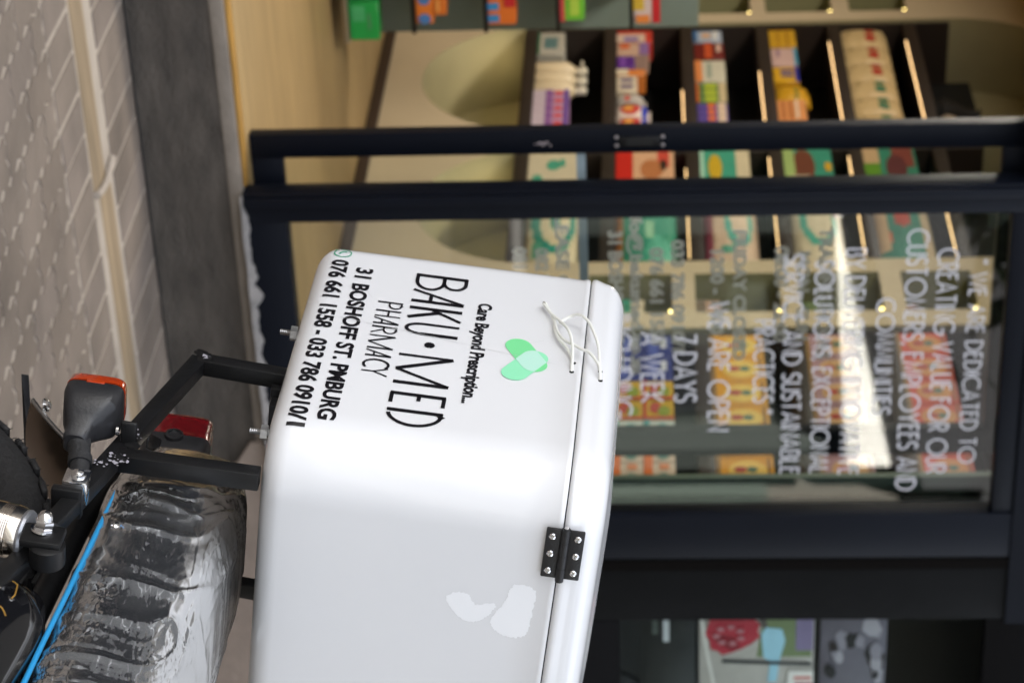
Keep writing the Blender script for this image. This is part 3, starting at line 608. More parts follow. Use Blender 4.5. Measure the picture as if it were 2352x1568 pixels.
T = [('TRADING HOURS', (q(3282), q(3333), 522), (q(3258), q(3322), 826)),
     ('MON - SUN', (q(3189), q(3240), 578), (q(3180), q(3236), 781)),
     ('08:00 - 22:00', (q(3097), q(3158), 566), (q(3092), q(3150), 785)),
     ('FRIDAY CLOSED', (q(2934), q(2985), 528), (q(2930), q(2985), 827)),
     ('1200 - 1400', (q(2842), q(2898), 575), (q(2838), q(2896), 768)),
     ('033 786 0910/1', (q(2684), q(2740), 551), (q(2683), q(2740), 807)),
     ('076 661 1558', (q(2597), q(2656), 569), (q(2598), q(2658), 792)),
     ('info@bakumed.co.za', (q(2507), q(2575), 462), (q(2508), q(2576), 861)),
     ('31 BOSHOFF STREET', (q(2434), q(2492), 531), (q(2438), q(2496), 850)),
     ('PLEASE CALL', (q(2221), q(2276), 468), (q(2226), q(2281), 745)),
     ('082 786 0910', (q(2140), q(2198), 570), (q(2146), q(2204), 760)),
     ('081 661 1558', (q(2053), q(2113), 568), (q(2060), q(2120), 760))]
glass_text(dr, 'hours_lettering', YD+.0155, M_vinyl2, T, .045)
p0, p1 = at(q(2311), 486, 1, YD+.015), at(q(2341), 650, 1, YD+.015)
mb = MB(); mb.add([(3.056, YD+.0155, p0.z), (3.55, YD+.0155, p0.z), (3.55, YD+.0155, p0.z+.026), (3.056, YD+.0155, p0.z+.026)], [[0, 1, 2, 3]]); mb.build('divider_line', mat('pale_blue_vinyl', '#9fb0b6', .6), dr, fixn=False)
hp = MB(); hp.box((3.001, YD-.006, 1.325), (3.033, YD-.0005, 1.44), 0, .003); hp.box((3.006, YD-.0062, 1.345), (3.028, YD-.0061, 1.42), 1)
for zz in (1.318, 1.447):
    for xx in (3.004, 3.030): hp.lathe((xx, YD-.0005, zz), (0, -1, 0), [(0, .0055), (.002, .0055), (.003, .003)], 2, 10)
hp.build('pull_handle', [M_black, M_back, mat('screw_zinc', '#b0a8a8', .4, .6)], dr)
sc = MB()
for k in range(14):
    zz = 1.118+random.gauss(0, .012)*1.3; sc.lathe((3.02+random.gauss(0, .003), YD-.0003, zz), (0, -1, 0), [(0, .0022+.002*random.random()), (.0006, .001)], 0, 6)
sc.build('paint_chips', mat('chipped_paint', '#a79a9c', .7), dr)

# sage reveal between the wall and the window frame
pc = thing('reveal_panel', (4.2, .1, .283), 'sage and mint panelled reveal between the shelves and the window frame', 'panel')
a0, a1, a2, a3 = (at(1700, v, 1, .15).x for v in (1097, 1143, 1149, 1176))
plain('sage_strip', (a0, .15, .284), (a1, .175, 2.6), M_sage, pc, .002); plain('shadow_gap', (a1+.001, .16, .284), (a2-.001, .175, 2.6), M_back, pc); plain('mint_strip', (a2, .148, .284), (a3+.03, .175, 2.6), M_mint, pc, .002)
plain('latch', (a2+.004, .14, 1.975), (a3-.002, .1475, 2.05), mat('bronze_latch', '#7c6a55', .4, .4), pc, .004)

pr = thing('pier', (4.5, 0, .27), 'dark painted pier between the slogan window and the next shop window', 'pier')
plain('shaft', (4.356, -.03, .272), (4.59, .2, 3.12), mat('charcoal_paint', '#101112', .6, bump=.15, bscale=25, var=.3, vscale=4, spec=.08), pr, .004)
plain('shadow_bead', (4.353, -.028, .274), (4.3555, .1, 3.12), M_back, pr)
plain('cover_strip', (4.362, -.036, .274), (4.395, -.0305, 2.6), mat('brown_black_paint', '#0b0908', .7, spec=.05), pr)

nw = thing('shop_window', (6, 0, .27), 'dark framed shop window right of the pier with a painted street reflection behind the glass', 'window')
frame([('bottom_rail', (4.591, -.03, .272), (7.4, .03, 1.30)), ('top_rail', (4.591, -.03, 2.42), (7.4, .03, 3.12)), ('stile', (7.401, -.03, .272), (7.5, .2, 3.12))], mat('window_black', '#0a0a0c', .5, spec=.1), nw)
plain('pane', (4.591, .002, 1.298), (7.402, .008, 2.422), G_win, nw)
mb = MB(); mb.box((4.60, .9, .4), (7.5, .93, 3.0)); mb.box((4.592, .21, .9), (4.605, .9, 3.0)); mb.box((4.60, .21, 1.2), (7.5, .9, 1.22)); mb.box((4.60, .21, 2.7), (7.5, .9, 2.72))
mb.build('display_recess', M_back, nw)
def wp(ix, iy, y=.02): return at(ix, iy, 1, y)
def board(name, label, cat, ix0, ix1, iy0, iy1, m, y=.25, extra=None):
    a = wp(ix0, iy0, y); b = wp(ix1, iy1, y); t = thing(name, ((a.x+b.x)/2, y, 1.22), label, cat)
    plain('board', (a.x, y, a.z), (b.x, y+.012, b.z), m, t, .002)
    if extra: extra(t, a, b, y)
    return t
def street_reflection(t, a, b, y):  # street reflection in the glass, painted as flat coloured shapes
    w, h = b.x-a.x, b.z-a.z
    def pt(u, v, k): return Vector((a.x+w*u, y-.0012*k, a.z+h*v))
    def shp(nm, pts, m, k): mb = MB(); mb.add([pt(u, v, k) for u, v in pts], [list(range(len(pts)))]); mb.build(nm, m, t, fixn=False)
    shp('reflected_greenery', [(.0, .56), (.5, .5), (.5, .98), (.0, .98)], pmat('#76865f'), 1)
    shp('reflected_violet_edge', [(.0, .84), (.42, .84), (.42, .99), (.0, .99)], pmat('#84789c'), 2)
    shp('reflected_blue_shirt', [(.14, .58), (.22, .54), (.5, .56), (.55, .62), (.8, .60), (.8, .68), (.55, .70), (.3, .75), (.16, .72)], pmat('#a4d4e8'), 3)
    shp('reflected_red_cloth', [(.0, .10), (.01, .30), (.03, .47), (.10, .53), (.18, .51), (.25, .53), (.33, .46), (.40, .36), (.44, .28), (.47, .20), (.42, .16), (.40, .10), (.30, .09), (.22, .05), (.10, .08)], pmat('#b03040'), 4)
    shp('reflected_fold', [(.20, .10), (.24, .30), (.38, .36), (.42, .28), (.30, .14)], pmat('#8c2230'), 4.4)
    shp('reflected_edge', [(.0, .0), (.5, .06), (1, .14), (1, .17), (.5, .09), (.0, .03)], pmat('#e0dcd6'), 2.5)
    shp('reflected_shadow', [(.0, .50), (.14, .54), (.16, .60), (.0, .57)], pmat('#5c5450'), 2.8)
    shp('reflected_bar', [(.52, .2), (.56, .2), (.60, .98), (.56, .98)], pmat('#20262a'), 5)
    shp('reflected_sign', [(.66, .78), (1, .76), (1, 1), (.66, 1)], pmat('#f2eeea'), 6)
    shp('reflected_sign_mark', [(.8, .84), (1, .84), (1, .99), (.8, .99)], pmat('#b8242a'), 7)
    shp('reflected_sign_script', [(.72, .83), (.76, .83), (.76, .98), (.72, .98)], pmat('#d88a84'), 8)
    for i in range(7):
        an = 2*pi*i/7+.3; c = (.22+.10*cos(an), .26+.11*sin(an)); shp('reflected_dot', [(c[0]+.028*cos(2*pi*j/10), c[1]+.034*sin(2*pi*j/10)) for j in range(10)], pmat('#b87880'), 9)
board('painted_reflection', 'painted street reflection in the dark window with red cloth, blue shirt and white sign', 'painted_reflection', 1606, 1866, 1412, 1600, pmat('#b9b4ae'), .02, street_reflection)
def pattern_reflection(t, a, b, y):  # upper part of the reflection, painted as random flat patches
    w, h = b.x-a.x, b.z-a.z; rnd = random.Random(3)
    for i in range(16):
        u, v, r = rnd.random()*.8+.1, rnd.random()*.8+.1, .05+.09*rnd.random(); mb = MB()
        mb.add([Vector((a.x+w*(u+r*1.1*cos(2*pi*j/9)*(.6+.6*rnd.random())), y-.001-.0006*i, a.z+h*(v+r*sin(2*pi*j/9)*(.6+.6*rnd.random())))) for j in range(9)], [list(range(9))])
        mb.build('reflected_patch', pmat(rnd.choice(('#17161a', '#2c2a30', '#8c8894', '#5c5864', '#a8a4ae', '#241a1c'))), t, fixn=False)
board('painted_reflection', 'grey patterned panel painted as street reflection, above the coloured one in the dark window', 'painted_reflection', 1886, 2030, 1412, 1600, pmat('#6a6672'), .02, pattern_reflection)
board('dark_reflection', 'narrow dark board with a white stripe painting part of the street reflection', 'board', 1470, 1596, 1412, 1600, pmat('#15181a'), .03, lambda t, a, b, y: (plain('white_stripe', (a.x, y-.004, a.z+(b.z-a.z)*.42), (a.x+.10, y-.0005, a.z+(b.z-a.z)*.53), pmat('#c8ccd0'), t), plain('grey_stripe', (a.x, y-.004, a.z+(b.z-a.z)*.22), (a.x+.07, y-.0005, a.z+(b.z-a.z)*.32), pmat('#4c5450'), t)))  # dark part of the same street reflection, painted on a board
mb = MB(); c = wp(1440, 1600, .06); mb.lathe(c+Vector((0, 0, -.05)), (0, -1, 0), [(0, .12), (.01, .125), (.03, .12), (.035, .1)], 0, 32); mb.box((c.x-.02, c.y-.0, 1.2205), (c.x+.02, c.y+.02, c.z-.10), 0)
tag(mb.build('round_reflection', mat('matt_black', (.006, .006, .007), .7)), 'round black shape added as part of the street reflection in the dark window', 'painted reflection')  # solid black disc added to imitate part of the street reflection

# ------------------------------------------------------------------ shop lights (unseen warm area lamps added to brighten the interior)
for i, (x, y, e) in enumerate(((2.4, 2.9, 4.4), (2.4, 1.0, 5.9), (.8, 4.0, 4.0))):
    l = bpy.data.lights.new('added_lamp', 'AREA'); l.energy = e; l.size = .6; l.color = (1, .91, .78)
    o = bpy.data.objects.new('added_lamp', l); COL.objects.link(o); o.location = (x, y, 3.02)
    h = thing('added_ceiling_light', (x, y, 3.05), 'unseen square warm lamp added at the ceiling to light the shop interior', 'ceiling lamp', 'added ceiling lamps of the shop')
    plain('housing', (x-.34, y-.34, 3.03), (x+.34, y+.34, 3.049), mat('added_lamp_housing', '#d8d4cc', .5), h)

# ------------------------------------------------------------------ delivery box on the rack (bike frame s, r, t)
box = thing('delivery_box', B(-.24, -.24, 0), 'white glossy delivery box with black pharmacy lettering, mounted on the motorcycle rack', 'delivery box')
S0, S1, RA, RB = -.502, .0, .0, -.475                      # length and width at the lid seam
def rrect(s0, s1, r0, r1, rad, t, n=10, dents=None):
    """Rounded rectangle in the s-r plane; n points per corner."""
    out = []
    for (k1, k2, a0, rk) in ((s1, r0, 0, 1.35), (s0, r0, pi/2, .66), (s0, r1, pi, 1), (s1, r1, 3*pi/2, 1)):
        rd = rad*rk; cs = k1-rd if k1 == s1 else k1+rd; cr = k2-rd if k2 == r0 else k2+rd
        for i in range(n+1):
            a = a0 + (pi/2)*i/n
            out.append(B(cs + rd*cos(a), cr + rd*sin(a), t))
    return out
def ringinset(ins, t, rad=.062):
    return rrect(S0+ins, S1-ins, RA-ins, RB+ins, max(rad-ins*.6, .012), t)
def dens(rs_spec, rad=.062): return [ringinset(i, t, rad) for i, t in rs_spec]
prof = [(.14, .0015), (.06, .0005)]
for k in range(9):
    a = (pi/2)*k/8; prof.append((.030*(1-sin(a))+.002, .030*(1-cos(a))))
for k in range(1, 9): prof.append((.002*(1-k/8)**1.0, .030+.325*k/8))
prof += [(-.0008, .357), (-.0012, .3605), (-.0002, .3635), (.006, .3642)]
bmb = MB(); bmb.rings(dens(prof), 0, True, True, False)
shell = bmb.build('shell', M_gel, box, sharp=60)
lp = [(.010, .3646), (.0012, .3652), (-.0014, .3668), (-.0020, .3700)]
for k in range(5): lp.append((-.0020+.003*k/4, .372+.012*k/4))
for k in range(1, 11):
    a = (pi/2)*k/10; lp.append((.001+.038*(1-cos(a)), .384+.029*sin(a)))
lp += [(.075, .4175), (.12, .4215), (.19, .425), (.228, .4255)]
lmb = MB(); lmb.rings(dens(lp), 0, True, False, True)
lid = lmb.build('lid', M_gel, box, sharp=60)
gm_ = MB(); gm_.rings([ringinset(.004, .3630), ringinset(.004, .3668)], 0, True, True, True); gm_.build('seam_gasket', mat('dark_gasket', (.01, .01, .01), .8), box)

# shell surface for laying the print on
bv = BVHTree.FromPolygons([tuple(p) for p in bmb.v], bmb.f); lv = BVHTree.FromPolygons([tuple(p) for p in lmb.v], lmb.f)
def onface(s, t, off=.0009, tree=bv):
    h = tree.ray_cast(B(s, .3, t), -BR); 
    if h[0] is None: return B(s, -.003, t)
    nrm = h[1] if h[1].dot(BR) > 0 else -h[1]
    return h[0] + nrm*off
def onfront(r, t, off=.0006, tree=bv):
    h = tree.ray_cast(B(.5, r, t), -BS)
    return h[0] + BS*off if h[0] is not None else B(off, r, t)
def print_text(body, s0, s1, t0, t1, bold, name='lettering'):
    vs, fs = text2d(body, bold); mb = MB(); bm = bmesh.new()
    bvs = [bm.verts.new((u, v, 0)) for u, v in vs]
    for f in fs:
        try: bm.faces.new([bvs[i] for i in f])
        except ValueError: pass
    bmesh.ops.triangulate(bm, faces=bm.faces[:])
    for k in range(8): bmesh.ops.bisect_plane(bm, geom=bm.verts[:]+bm.edges[:]+bm.faces[:], plane_co=(0, (k+.5)/8, 0), plane_no=(0, 1, 0))
    bm.verts.index_update(); vs = [(v.co.x, v.co.y) for v in bm.verts]; fs = [[v.index for v in f.verts] for f in bm.faces]; bm.free()
    mb.add([onface(s0+(s1-s0)*u, t0+(t1-t0)*v) for u, v in vs], fs); return mb.build(name, M_ink, box, fixn=False)
print_text('31 BOSHOFF ST. PMBURG', -.4275, -.0690, .0555, .0785, .034)
print_text('076 661 1558 - 033 786 0910/1', -.4415, -.0545, .0213, .0448, .034)
print_text('Care Beyond Prescription...', -.3775, -.1400, .2165, .2405, .034)
def strokes(pl, mi=0):
    """pl: list of (polyline, width) in face coordinates -> flat ribbons with mitred joints."""
    mb = MB()
    for pts, wd in pl:
        L = []; Rr = []
        for i, (x, y) in enumerate(pts):
            a = pts[max(i-1, 0)]; c = pts[min(i+1, len(pts)-1)]
            d1 = Vector((x-a[0], y-a[1])) if i else Vector((c[0]-x, c[1]-y)); d2 = Vector((c[0]-x, c[1]-y)) if i < len(pts)-1 else d1
            d1.normalize(); d2.normalize(); nn = Vector((-(d1.y+d2.y), d1.x+d2.x)); nn = nn.normalized() if nn.length > .05 else Vector((-d1.y, d1.x))
            k = wd/2/max(nn.dot(Vector((-d1.y, d1.x))), .45)
            L.append((x+nn.x*k, y+nn.y*k)); Rr.append((x-nn.x*k, y-nn.y*k))
        n = len(pts); vs = [onface(*p) for p in L] + [onface(*p) for p in Rr]
        mb.add(vs, [[i, i+1, n+i+1, n+i] for i in range(n-1)])
    return mb
def arc(cx, cy, rx, ry, a0, a1, n=12): return [(cx+rx*cos(radians(a0+(a1-a0)*i/n)), cy+ry*sin(radians(a0+(a1-a0)*i/n))) for i in range(n+1)]
t0, t1 = .1355, .2035; H = t1-t0; w1, w2 = .0066, .0050
def tt(k): return t0+H*k
big = []
x = -.4295                                                # B
big += [([(x, t0), (x, t1)], w1), ([(x-.002, tt(.97)), (x+.012, tt(.97))] + arc(x+.013, tt(.76), .015, H*.21, 90, -90) + [(x, tt(.55))], w2), ([(x, tt(.55)), (x+.014, tt(.55))] + arc(x+.015, tt(.29), .019, H*.26, 90, -90) + [(x-.002, tt(.03))], w2)]
x = -.3915; big += [([(x, t0), (x+.026, t1)], w2), ([(x+.0275, t0), (x+.0275, t1)], w1), ([(x+.0115, tt(.36)), (x+.0275, tt(.36))], w2)]          # A
x = -.3465; big += [([(x, t0), (x, t1)], w1), ([(x+.024, t1), (x+.002, tt(.45))], w2), ([(x+.007, tt(.56)), (x+.024, t0)], w1)]                      # K
x = -.3090; big += [([(x, t1), (x, tt(.32))] + arc(x+.012, tt(.32), .012, H*.30, 180, 360)[1:], w2), ([(x+.024, tt(.30)), (x+.024, t1)], w1)]          # U
x = -.2320; big += [([(x, t0), (x, t1)], w2), ([(x, t1), (x+.033, t0)], w1), ([(x+.033, t0), (x+.063, t1)], w2), ([(x+.063, t0), (x+.063, t1)], w1)]  # M
x = -.1440; big += [([(x, t0), (x, t1)], w1), ([(x, tt(.97)), (x+.021, tt(.97))], w2), ([(x, tt(.52)), (x+.013, tt(.52))], w2), ([(x, tt(.03)), (x+.021, tt(.03))], w2)]  # E
x = -.1075; big += [([(x, t0), (x, t1)], w1), ([(x-.002, tt(.97)), (x+.004, tt(.97))] + arc(x+.004, tt(.5), .025, H*.47, 90, -84, 18), w2)]            # D
big.append((arc(-.2604, .1705, .0033, .0033, 0, 360, 16), .0066))
strokes(big).build('lettering', M_ink, box, fixn=False)
t0, t1 = .0940, .1265; H = t1-t0; wa, wb = .0034, .0025; sm = []; x = -.3500
def P_(x): return [([(x, t0), (x, t1)], wa), ([(x, tt(.96)), (x+.006, tt(.96))] + arc(x+.006, tt(.72), .008, H*.24, 90, -90) + [(x, tt(.48))], wb)]
def A_(x): return [([(x, t0), (x+.0125, t1)], wb), ([(x+.0132, t0), (x+.0132, t1)], wa), ([(x+.005, tt(.33)), (x+.0132, tt(.33))], wb)]
sm += P_(x)
x = -.3290; sm += [([(x, t0), (x, t1)], wa), ([(x+.013, t0), (x+.013, t1)], wb), ([(x, tt(.52)), (x+.013, tt(.52))], wb)]
sm += A_(-.3115)
x = -.2895; sm += P_(x) + [([(x+.005, tt(.48)), (x+.015, t0)], wb)]
x = -.2680; sm += [([(x, t0), (x, t1)], wb), ([(x, t1), (x+.015, t0)], wa), ([(x+.015, t0), (x+.029, t1)], wb), ([(x+.029, t0), (x+.029, t1)], wa)]
sm += A_(-.2340)
sm += [(arc(-.2005, tt(.5), .0115, H*.48, 50, 310, 16), wa)]
x = -.1930; sm += [([(x, t1), (x+.008, tt(.45)), (x+.008, t0)], wb), ([(x+.008, tt(.45)), (x+.0165, t1)], wb)]
strokes(sm).build('lettering', M_ink, box, fixn=False)
# crossed capsule emblem
def capsule(p, q_, r, n=14):
    d = Vector(q_)-Vector(p); a = atan2(d.y, d.x)
    return [(q_[0]+r*cos(a-pi/2+pi*i/n), q_[1]+r*sin(a-pi/2+pi*i/n)) for i in range(n+1)] + [(p[0]+r*cos(a+pi/2+pi*i/n), p[1]+r*sin(a+pi/2+pi*i/n)) for i in range(n+1)]
def clip(sub, cl):
    for i in range(len(cl)):
        a, b = cl[i], cl[(i+1) % len(cl)]; out = []
        ins = lambda p: (b[0]-a[0])*(p[1]-a[1])-(b[1]-a[1])*(p[0]-a[0]) >= 0
        for j in range(len(sub)):
            p, q2 = sub[j], sub[(j+1) % len(sub)]
            if ins(p) != ins(q2):
                dx, dy = q2[0]-p[0], q2[1]-p[1]; ex, ey = b[0]-a[0], b[1]-a[1]
                den = ex*dy-ey*dx; k = (ey*(p[0]-a[0]) - ex*(p[1]-a[1]))/den if abs(den) > 1e-12 else 0
                X = (p[0]+dx*k, p[1]+dy*k)
                out += [p, X] if ins(p) else [X]
            elif ins(p): out.append(p)
        sub = out
    return sub
c1 = capsule((-.2860, .2812), (-.2475, .3035), .0170); c2 = capsule((-.2225, .2812), (-.2620, .3035), .0170)
for poly, colr, off in ((c1, '#82e69e', .0009), (c2, '#9aefc0', .0012), (clip(c1, c2), '#c2efdd', .0015)):
    mb = MB(); mb.add([onface(*p, off) for p in poly], [list(range(len(poly)))]); mb.build('emblem', mat('emblem_'+colr[1:], colr, .3, coat=.4), box, fixn=False)
# round handset mark before the phone number
def rib(pts, wd, m, nm):
    global M_ink
    strokes([(pts, wd)]).build(nm, m, box, fixn=False)
gre = mat('green_vinyl', '#1f9a72', .35)
rib(arc(-.4605, .0330, .0105, .0112, 215, 560, 30), .0016, gre, 'phone_mark'); rib([(-.4685, .0262), (-.4722, .0222), (-.4660, .0235)], .0016, gre, 'phone_mark')
rib([(-.4648, .0378), (-.4640, .0340), (-.4612, .0305), (-.4572, .0288)], .0026, gre, 'phone_mark')
# faint moulding line in the side and specular reflection painted as paler patches on the front
M_crease = mat('gelcoat_crease', (.66, .665, .67), .4)
M_sheen = mat('painted_sheen', (.93, .94, .96), .3)
mb = strokes([([(-.300, .05), (-.285, .15), (-.268, .25), (-.255, .33)], .0009)]); mb.build('mould_line', M_crease, box, fixn=False)
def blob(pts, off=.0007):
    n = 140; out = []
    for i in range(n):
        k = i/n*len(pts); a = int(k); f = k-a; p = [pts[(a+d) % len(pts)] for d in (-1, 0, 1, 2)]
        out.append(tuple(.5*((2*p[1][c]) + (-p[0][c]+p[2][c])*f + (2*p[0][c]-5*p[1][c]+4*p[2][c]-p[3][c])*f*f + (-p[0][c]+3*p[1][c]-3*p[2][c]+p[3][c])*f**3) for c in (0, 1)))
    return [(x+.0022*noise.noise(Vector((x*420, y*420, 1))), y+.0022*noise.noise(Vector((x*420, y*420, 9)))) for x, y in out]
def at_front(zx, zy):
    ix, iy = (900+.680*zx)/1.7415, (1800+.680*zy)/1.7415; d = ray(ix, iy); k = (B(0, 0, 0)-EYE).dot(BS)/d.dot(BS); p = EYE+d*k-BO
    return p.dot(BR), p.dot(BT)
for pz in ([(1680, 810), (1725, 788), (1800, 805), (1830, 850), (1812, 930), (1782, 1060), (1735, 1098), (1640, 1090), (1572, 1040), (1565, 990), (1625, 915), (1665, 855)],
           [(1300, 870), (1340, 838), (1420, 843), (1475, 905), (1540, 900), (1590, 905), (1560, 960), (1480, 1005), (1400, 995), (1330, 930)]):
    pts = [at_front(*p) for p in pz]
    bl = blob(pts); mb = MB(); mb.add([onfront(r, t, .0003) for r, t in bl], [list(range(len(bl)))]); mb.build('sheen_patch', M_sheen, box, fixn=False)
sc_ = []; rn = random.Random(11)
for k in range(9):
    a = -.36+.05*rn.random(); b = .004+.020*rn.random(); sc_.append(([(a, b), (a+.004*rn.random(), b+.006*rn.random()), (a+.010*rn.random(), b+.003)], .0005))
for k in range(10):
    a = -.48+.46*rn.random(); b = .05+.29*rn.random(); sc_.append(([(a, b), (a+.006*rn.gauss(0, 1), b+.010*rn.gauss(0, 1))], .00045))
strokes(sc_).build('scuff', mat('scuff_grey', (.60, .60, .59), .5), box, fixn=False)
# hinge across the seam on the front face
hm = MB(); HT = .3675
def hp_(r, t, s): return B(s, r, t)
def leaf(r0, r1, ta, tb, th=.0035):
    c = B(.0042+th/2, (r0+r1)/2, (ta+tb)/2); hm.obox(c, (-BR, BT, -BS), (abs(r1-r0), abs(tb-ta), th), 0, .0022, 2)
leaf(-.060, -.132, .3445, HT-.004); leaf(-.060, -.132, HT+.004, .3905)
hm.tube([B(.0085, -.058, HT), B(.0085, -.134, HT)], .0052, 0, 14)
for k in range(1, 4): hm.tube([B(.0085, -.058-.019*k-.0004, HT), B(.0085, -.058-.019*k+.0004, HT)], .0055, 2, 14)
hm.tube([B(.0085, -.0575, HT), B(.0085, -.0560, HT)], .0028, 1, 10)
for r in (-.071, -.096, -.121):
    for t in (.3525, .3825):
        hm.lathe(B(.0078, r, t), BS, [(0, .0046), (.001, .0046), (.0022, .0036), (.0026, .0022), (.0012, .0016), (.0010, .0001)], 1, 16)
hm.build('hinge', [mat('hinge_plastic', (.012, .012, .013), .45, bump=.15, bscale=400), M_chrome, M_back], box, sharp=30)
# tie cord through four holes
def zz(x, y): return at_bike(574+.3662*x, 517+.3662*y)
def at_bike(ix, iy, r=.0):
    d = ray(ix, iy); k = (B(0, r, 0)-EYE).dot(BR)/d.dot(BR); p = EYE+d*k-BO
    return p.dot(BS), p.dot(BT)
def cord(pts, lifts):
    out = []
    P3 = []
    for (x, y), l in zip(pts, lifts):
        s, t = zz(x, y); P3.append(B(s, .003+l, t))
    n = len(P3)
    for i in range(n-1):
        p = [P3[max(i-1, 0)], P3[i], P3[i+1], P3[min(i+2, n-1)]]
        for k in range(7):
            f = k/7; out.append(.5*((2*p[1]) + (p[2]-p[0])*f + (2*p[0]-5*p[1]+4*p[2]-p[3])*f*f + (p[3]-3*p[2]+3*p[1]-p[0])*f**3))
    out.append(P3[-1]); return out
M_cord = mat('white_cord', '#e6e6e0', .75, bump=.15, bscale=500)
mb = MB()
for pts, lf in (([(1838, 522), (1885, 592), (1940, 655), (1988, 730), (2012, 800), (2018, 860), (2017, 918)], [.004, .006, .010, .014, .012, .006, -.004]),
                ([(1850, 519), (1880, 570), (1905, 630), (1912, 690), (1935, 745), (1985, 800), (2030, 862)], [.004, .003, .003, .003, .004, .004, -.004]),
                ([(1938, 650), (1965, 638), (2010, 632), (2060, 650), (2110, 690), (2150, 750), (2180, 815), (2196, 912)], [.006, .008, .012, .018, .018, .014, .008, -.004]),
                ([(1905, 625), (1925, 700), (1965, 760), (2020, 797), (2070, 835), (2120, 862), (2165, 905), (2190, 935), (2197, 967)], [.004, .005, .007, .009, .011, .012, .010, .006, -.004])):
    mb.tube(cord(pts, lf), .0020, 0, 8)
mb.tube([B(*[(zz(1838, 522)[0]), .007, zz(1838, 522)[1]]), B(zz(1846, 521)[0], .007, zz(1846, 521)[1])], .0032, 1, 8)
mb.build('tie_cord', [M_cord, mat('cord_end', '#9a978c', .8)], box)
mb = MB()
for x, y in ((2018, 921), (2031, 866), (2198, 915), (2199, 970)):
    s, t = zz(x, y); mb.lathe(onface(s, t, .0004, bv if t < .362 else lv), BR, [(0, .0030), (.0004, .0030)], 0, 10)
mb.build('cord_hole', M_back, box)
# bolts hanging under the floor of the box
for (s, r) in ((-.300, -.035), (-.072, -.035)):
    mb = MB(); mb.lathe(B(s, r, .003), -BT, [(0, .0045), (.004, .0045), (.0041, .0098), (.0125, .0098), (.0126, .0040)], 0, 6, False)
    z = [(.0126+.0012*k, .0040 if k % 2 else .0034) for k in range(12)]; mb.lathe(B(s, r, .003), -BT, z + [(z[-1][0]+.0005, .001)], 0, 12)
    mb.build('bolt', M_steel, box)

# ------------------------------------------------------------------ motorcycle
bike = thing('motorcycle', B(0, -.24, -.945), 'black motorcycle with a luggage rack, backed up to the shop on its stand', 'motorcycle')
UPB = BT
# rack: square tubes welded round the seat
mb = MB()
def bar3(a, b, w=.021, h=.021): mb.bar(B(*a), B(*b), w, h, BT if abs((B(*b)-B(*a)).normalized().dot(BT)) < .8 else BS, 0, .0014)
for sgn, r in ((1, -.066), (-1, -.408)):
    bar3((.36, r, -.276), (-.250, r, -.1165))
    bar3((-.020, r, -.172), (-.020, r, -.001), .024, .020); bar3((-.248, r, -.118), (-.240, r, -.001), .022, .020)
bar3((-.40, -.16, -.0095), (-.24, -.16, -.0095), .02, .016); bar3((-.40, -.345, -.0095), (-.24, -.345, -.0095), .02, .016)
bar3((-.20, -.075, -.0092), (-.20, -.400, -.0092), .02, .016); bar3((-.23, -.07, -.0112), (-.23, -.405, -.0112), .02, .018)

rk = mb.build('luggage_rack', M_black, bike)
mb = MB(); rnd = random.Random(5)
for (s, r, t, n, sp) in ((-.004, -.052, -.170, 26, .011), (-.052, -.052, -.160, 22, .011), (-.246, -.052, -.106, 12, .008), (.012, -.052, -.186, 10, .008)):
    for k in range(n):
        c = B(s+rnd.gauss(0, sp*.6), r-.0018+rnd.random()*.0006, t+rnd.gauss(0, sp*.6)); rr = .0006+.0022*rnd.random()**2
        mb.add([c+(BS*cos(2*pi*j/7)*(.6+.8*rnd.random())+BT*sin(2*pi*j/7)*(.6+.8*rnd.random()))*rr + BR*.001 for j in range(7)], [list(range(7))])
mb.build('bare_weld', mat('raw_weld', '#a5a2ab', .5), rk, fixn=False)
for s, t in ((-.008, -.170), (-.040, -.160), (-.252, -.112)):
    mb = MB(); rs = []
    for k in range(9):
        a = -.9+1.8*k/8; c = B(s+.009*a, -.0555, t+.012*a); rs.append([c + (BT*cos(2*pi*j/10)-BS*sin(2*pi*j/10))*.0062*sqrt(max(1-(abs(a)/.95)**2, .02))*(1+.25*(k % 2)) + BR*.0035*max(cos(2*pi*j/10), 0) for j in range(10)])
    mb.rings(rs, 0, True); mb.build('weld_bead', M_black, rk)

# seat
def seat_sec(s, grow=0., n=40):
    """closed cross-section of the seat at s, in (r, t); counter-clockwise from the right lower edge"""
    e0, e1 = -.280, .78
    hw = .128 + .012*min(max((s+.1)/.4, 0), 1)
    k = (s-e0)/.27
    if k < 1: hw *= sqrt(max(1-(1-max(k, 0))**2, .0004))
    top = -.040 - .012*min(max((s-.12)/.3, 0), 1); bot = -.185 - .03*max(s, 0)*.6
    if k < 1: top -= .035*(1-max(k, 0))**2; bot += .03*(1-max(k, 0))**2
    c = -.232 - .055*(1-min(max(k, 0), 1)); hw += grow; top += grow; bot -= grow*.3
    pts = []
    for i in range(n):
        a = 2*pi*i/n; ex = .42
        x = cos(a); y = sin(a)
        rr = math.copysign(abs(x)**ex, x); tt_ = math.copysign(abs(y)**ex, y)
        taper = 1-.10*max(tt_, 0)
        pts.append((c + hw*rr*taper, (top+bot)/2 + (top-bot)/2*tt_ + .006*max(tt_, 0)*(1-rr*rr)))
    return pts
SS = [-.2795, -.2775, -.273, -.267, -.258, -.24, -.215, -.19, -.16, -.13, -.08, -.02, .05, .12, .2, .28, .36, .45, .55, .66]
mb = MB(); mb.rings([[B(s, r, t) for r, t in seat_sec(s)] for s in SS], 0, True)
seat = mb.build('seat', mat('black_vinyl_seat', (.022, .022, .025), .45, bump=.12, bscale=260, rvar=.06), bike)
pp = []
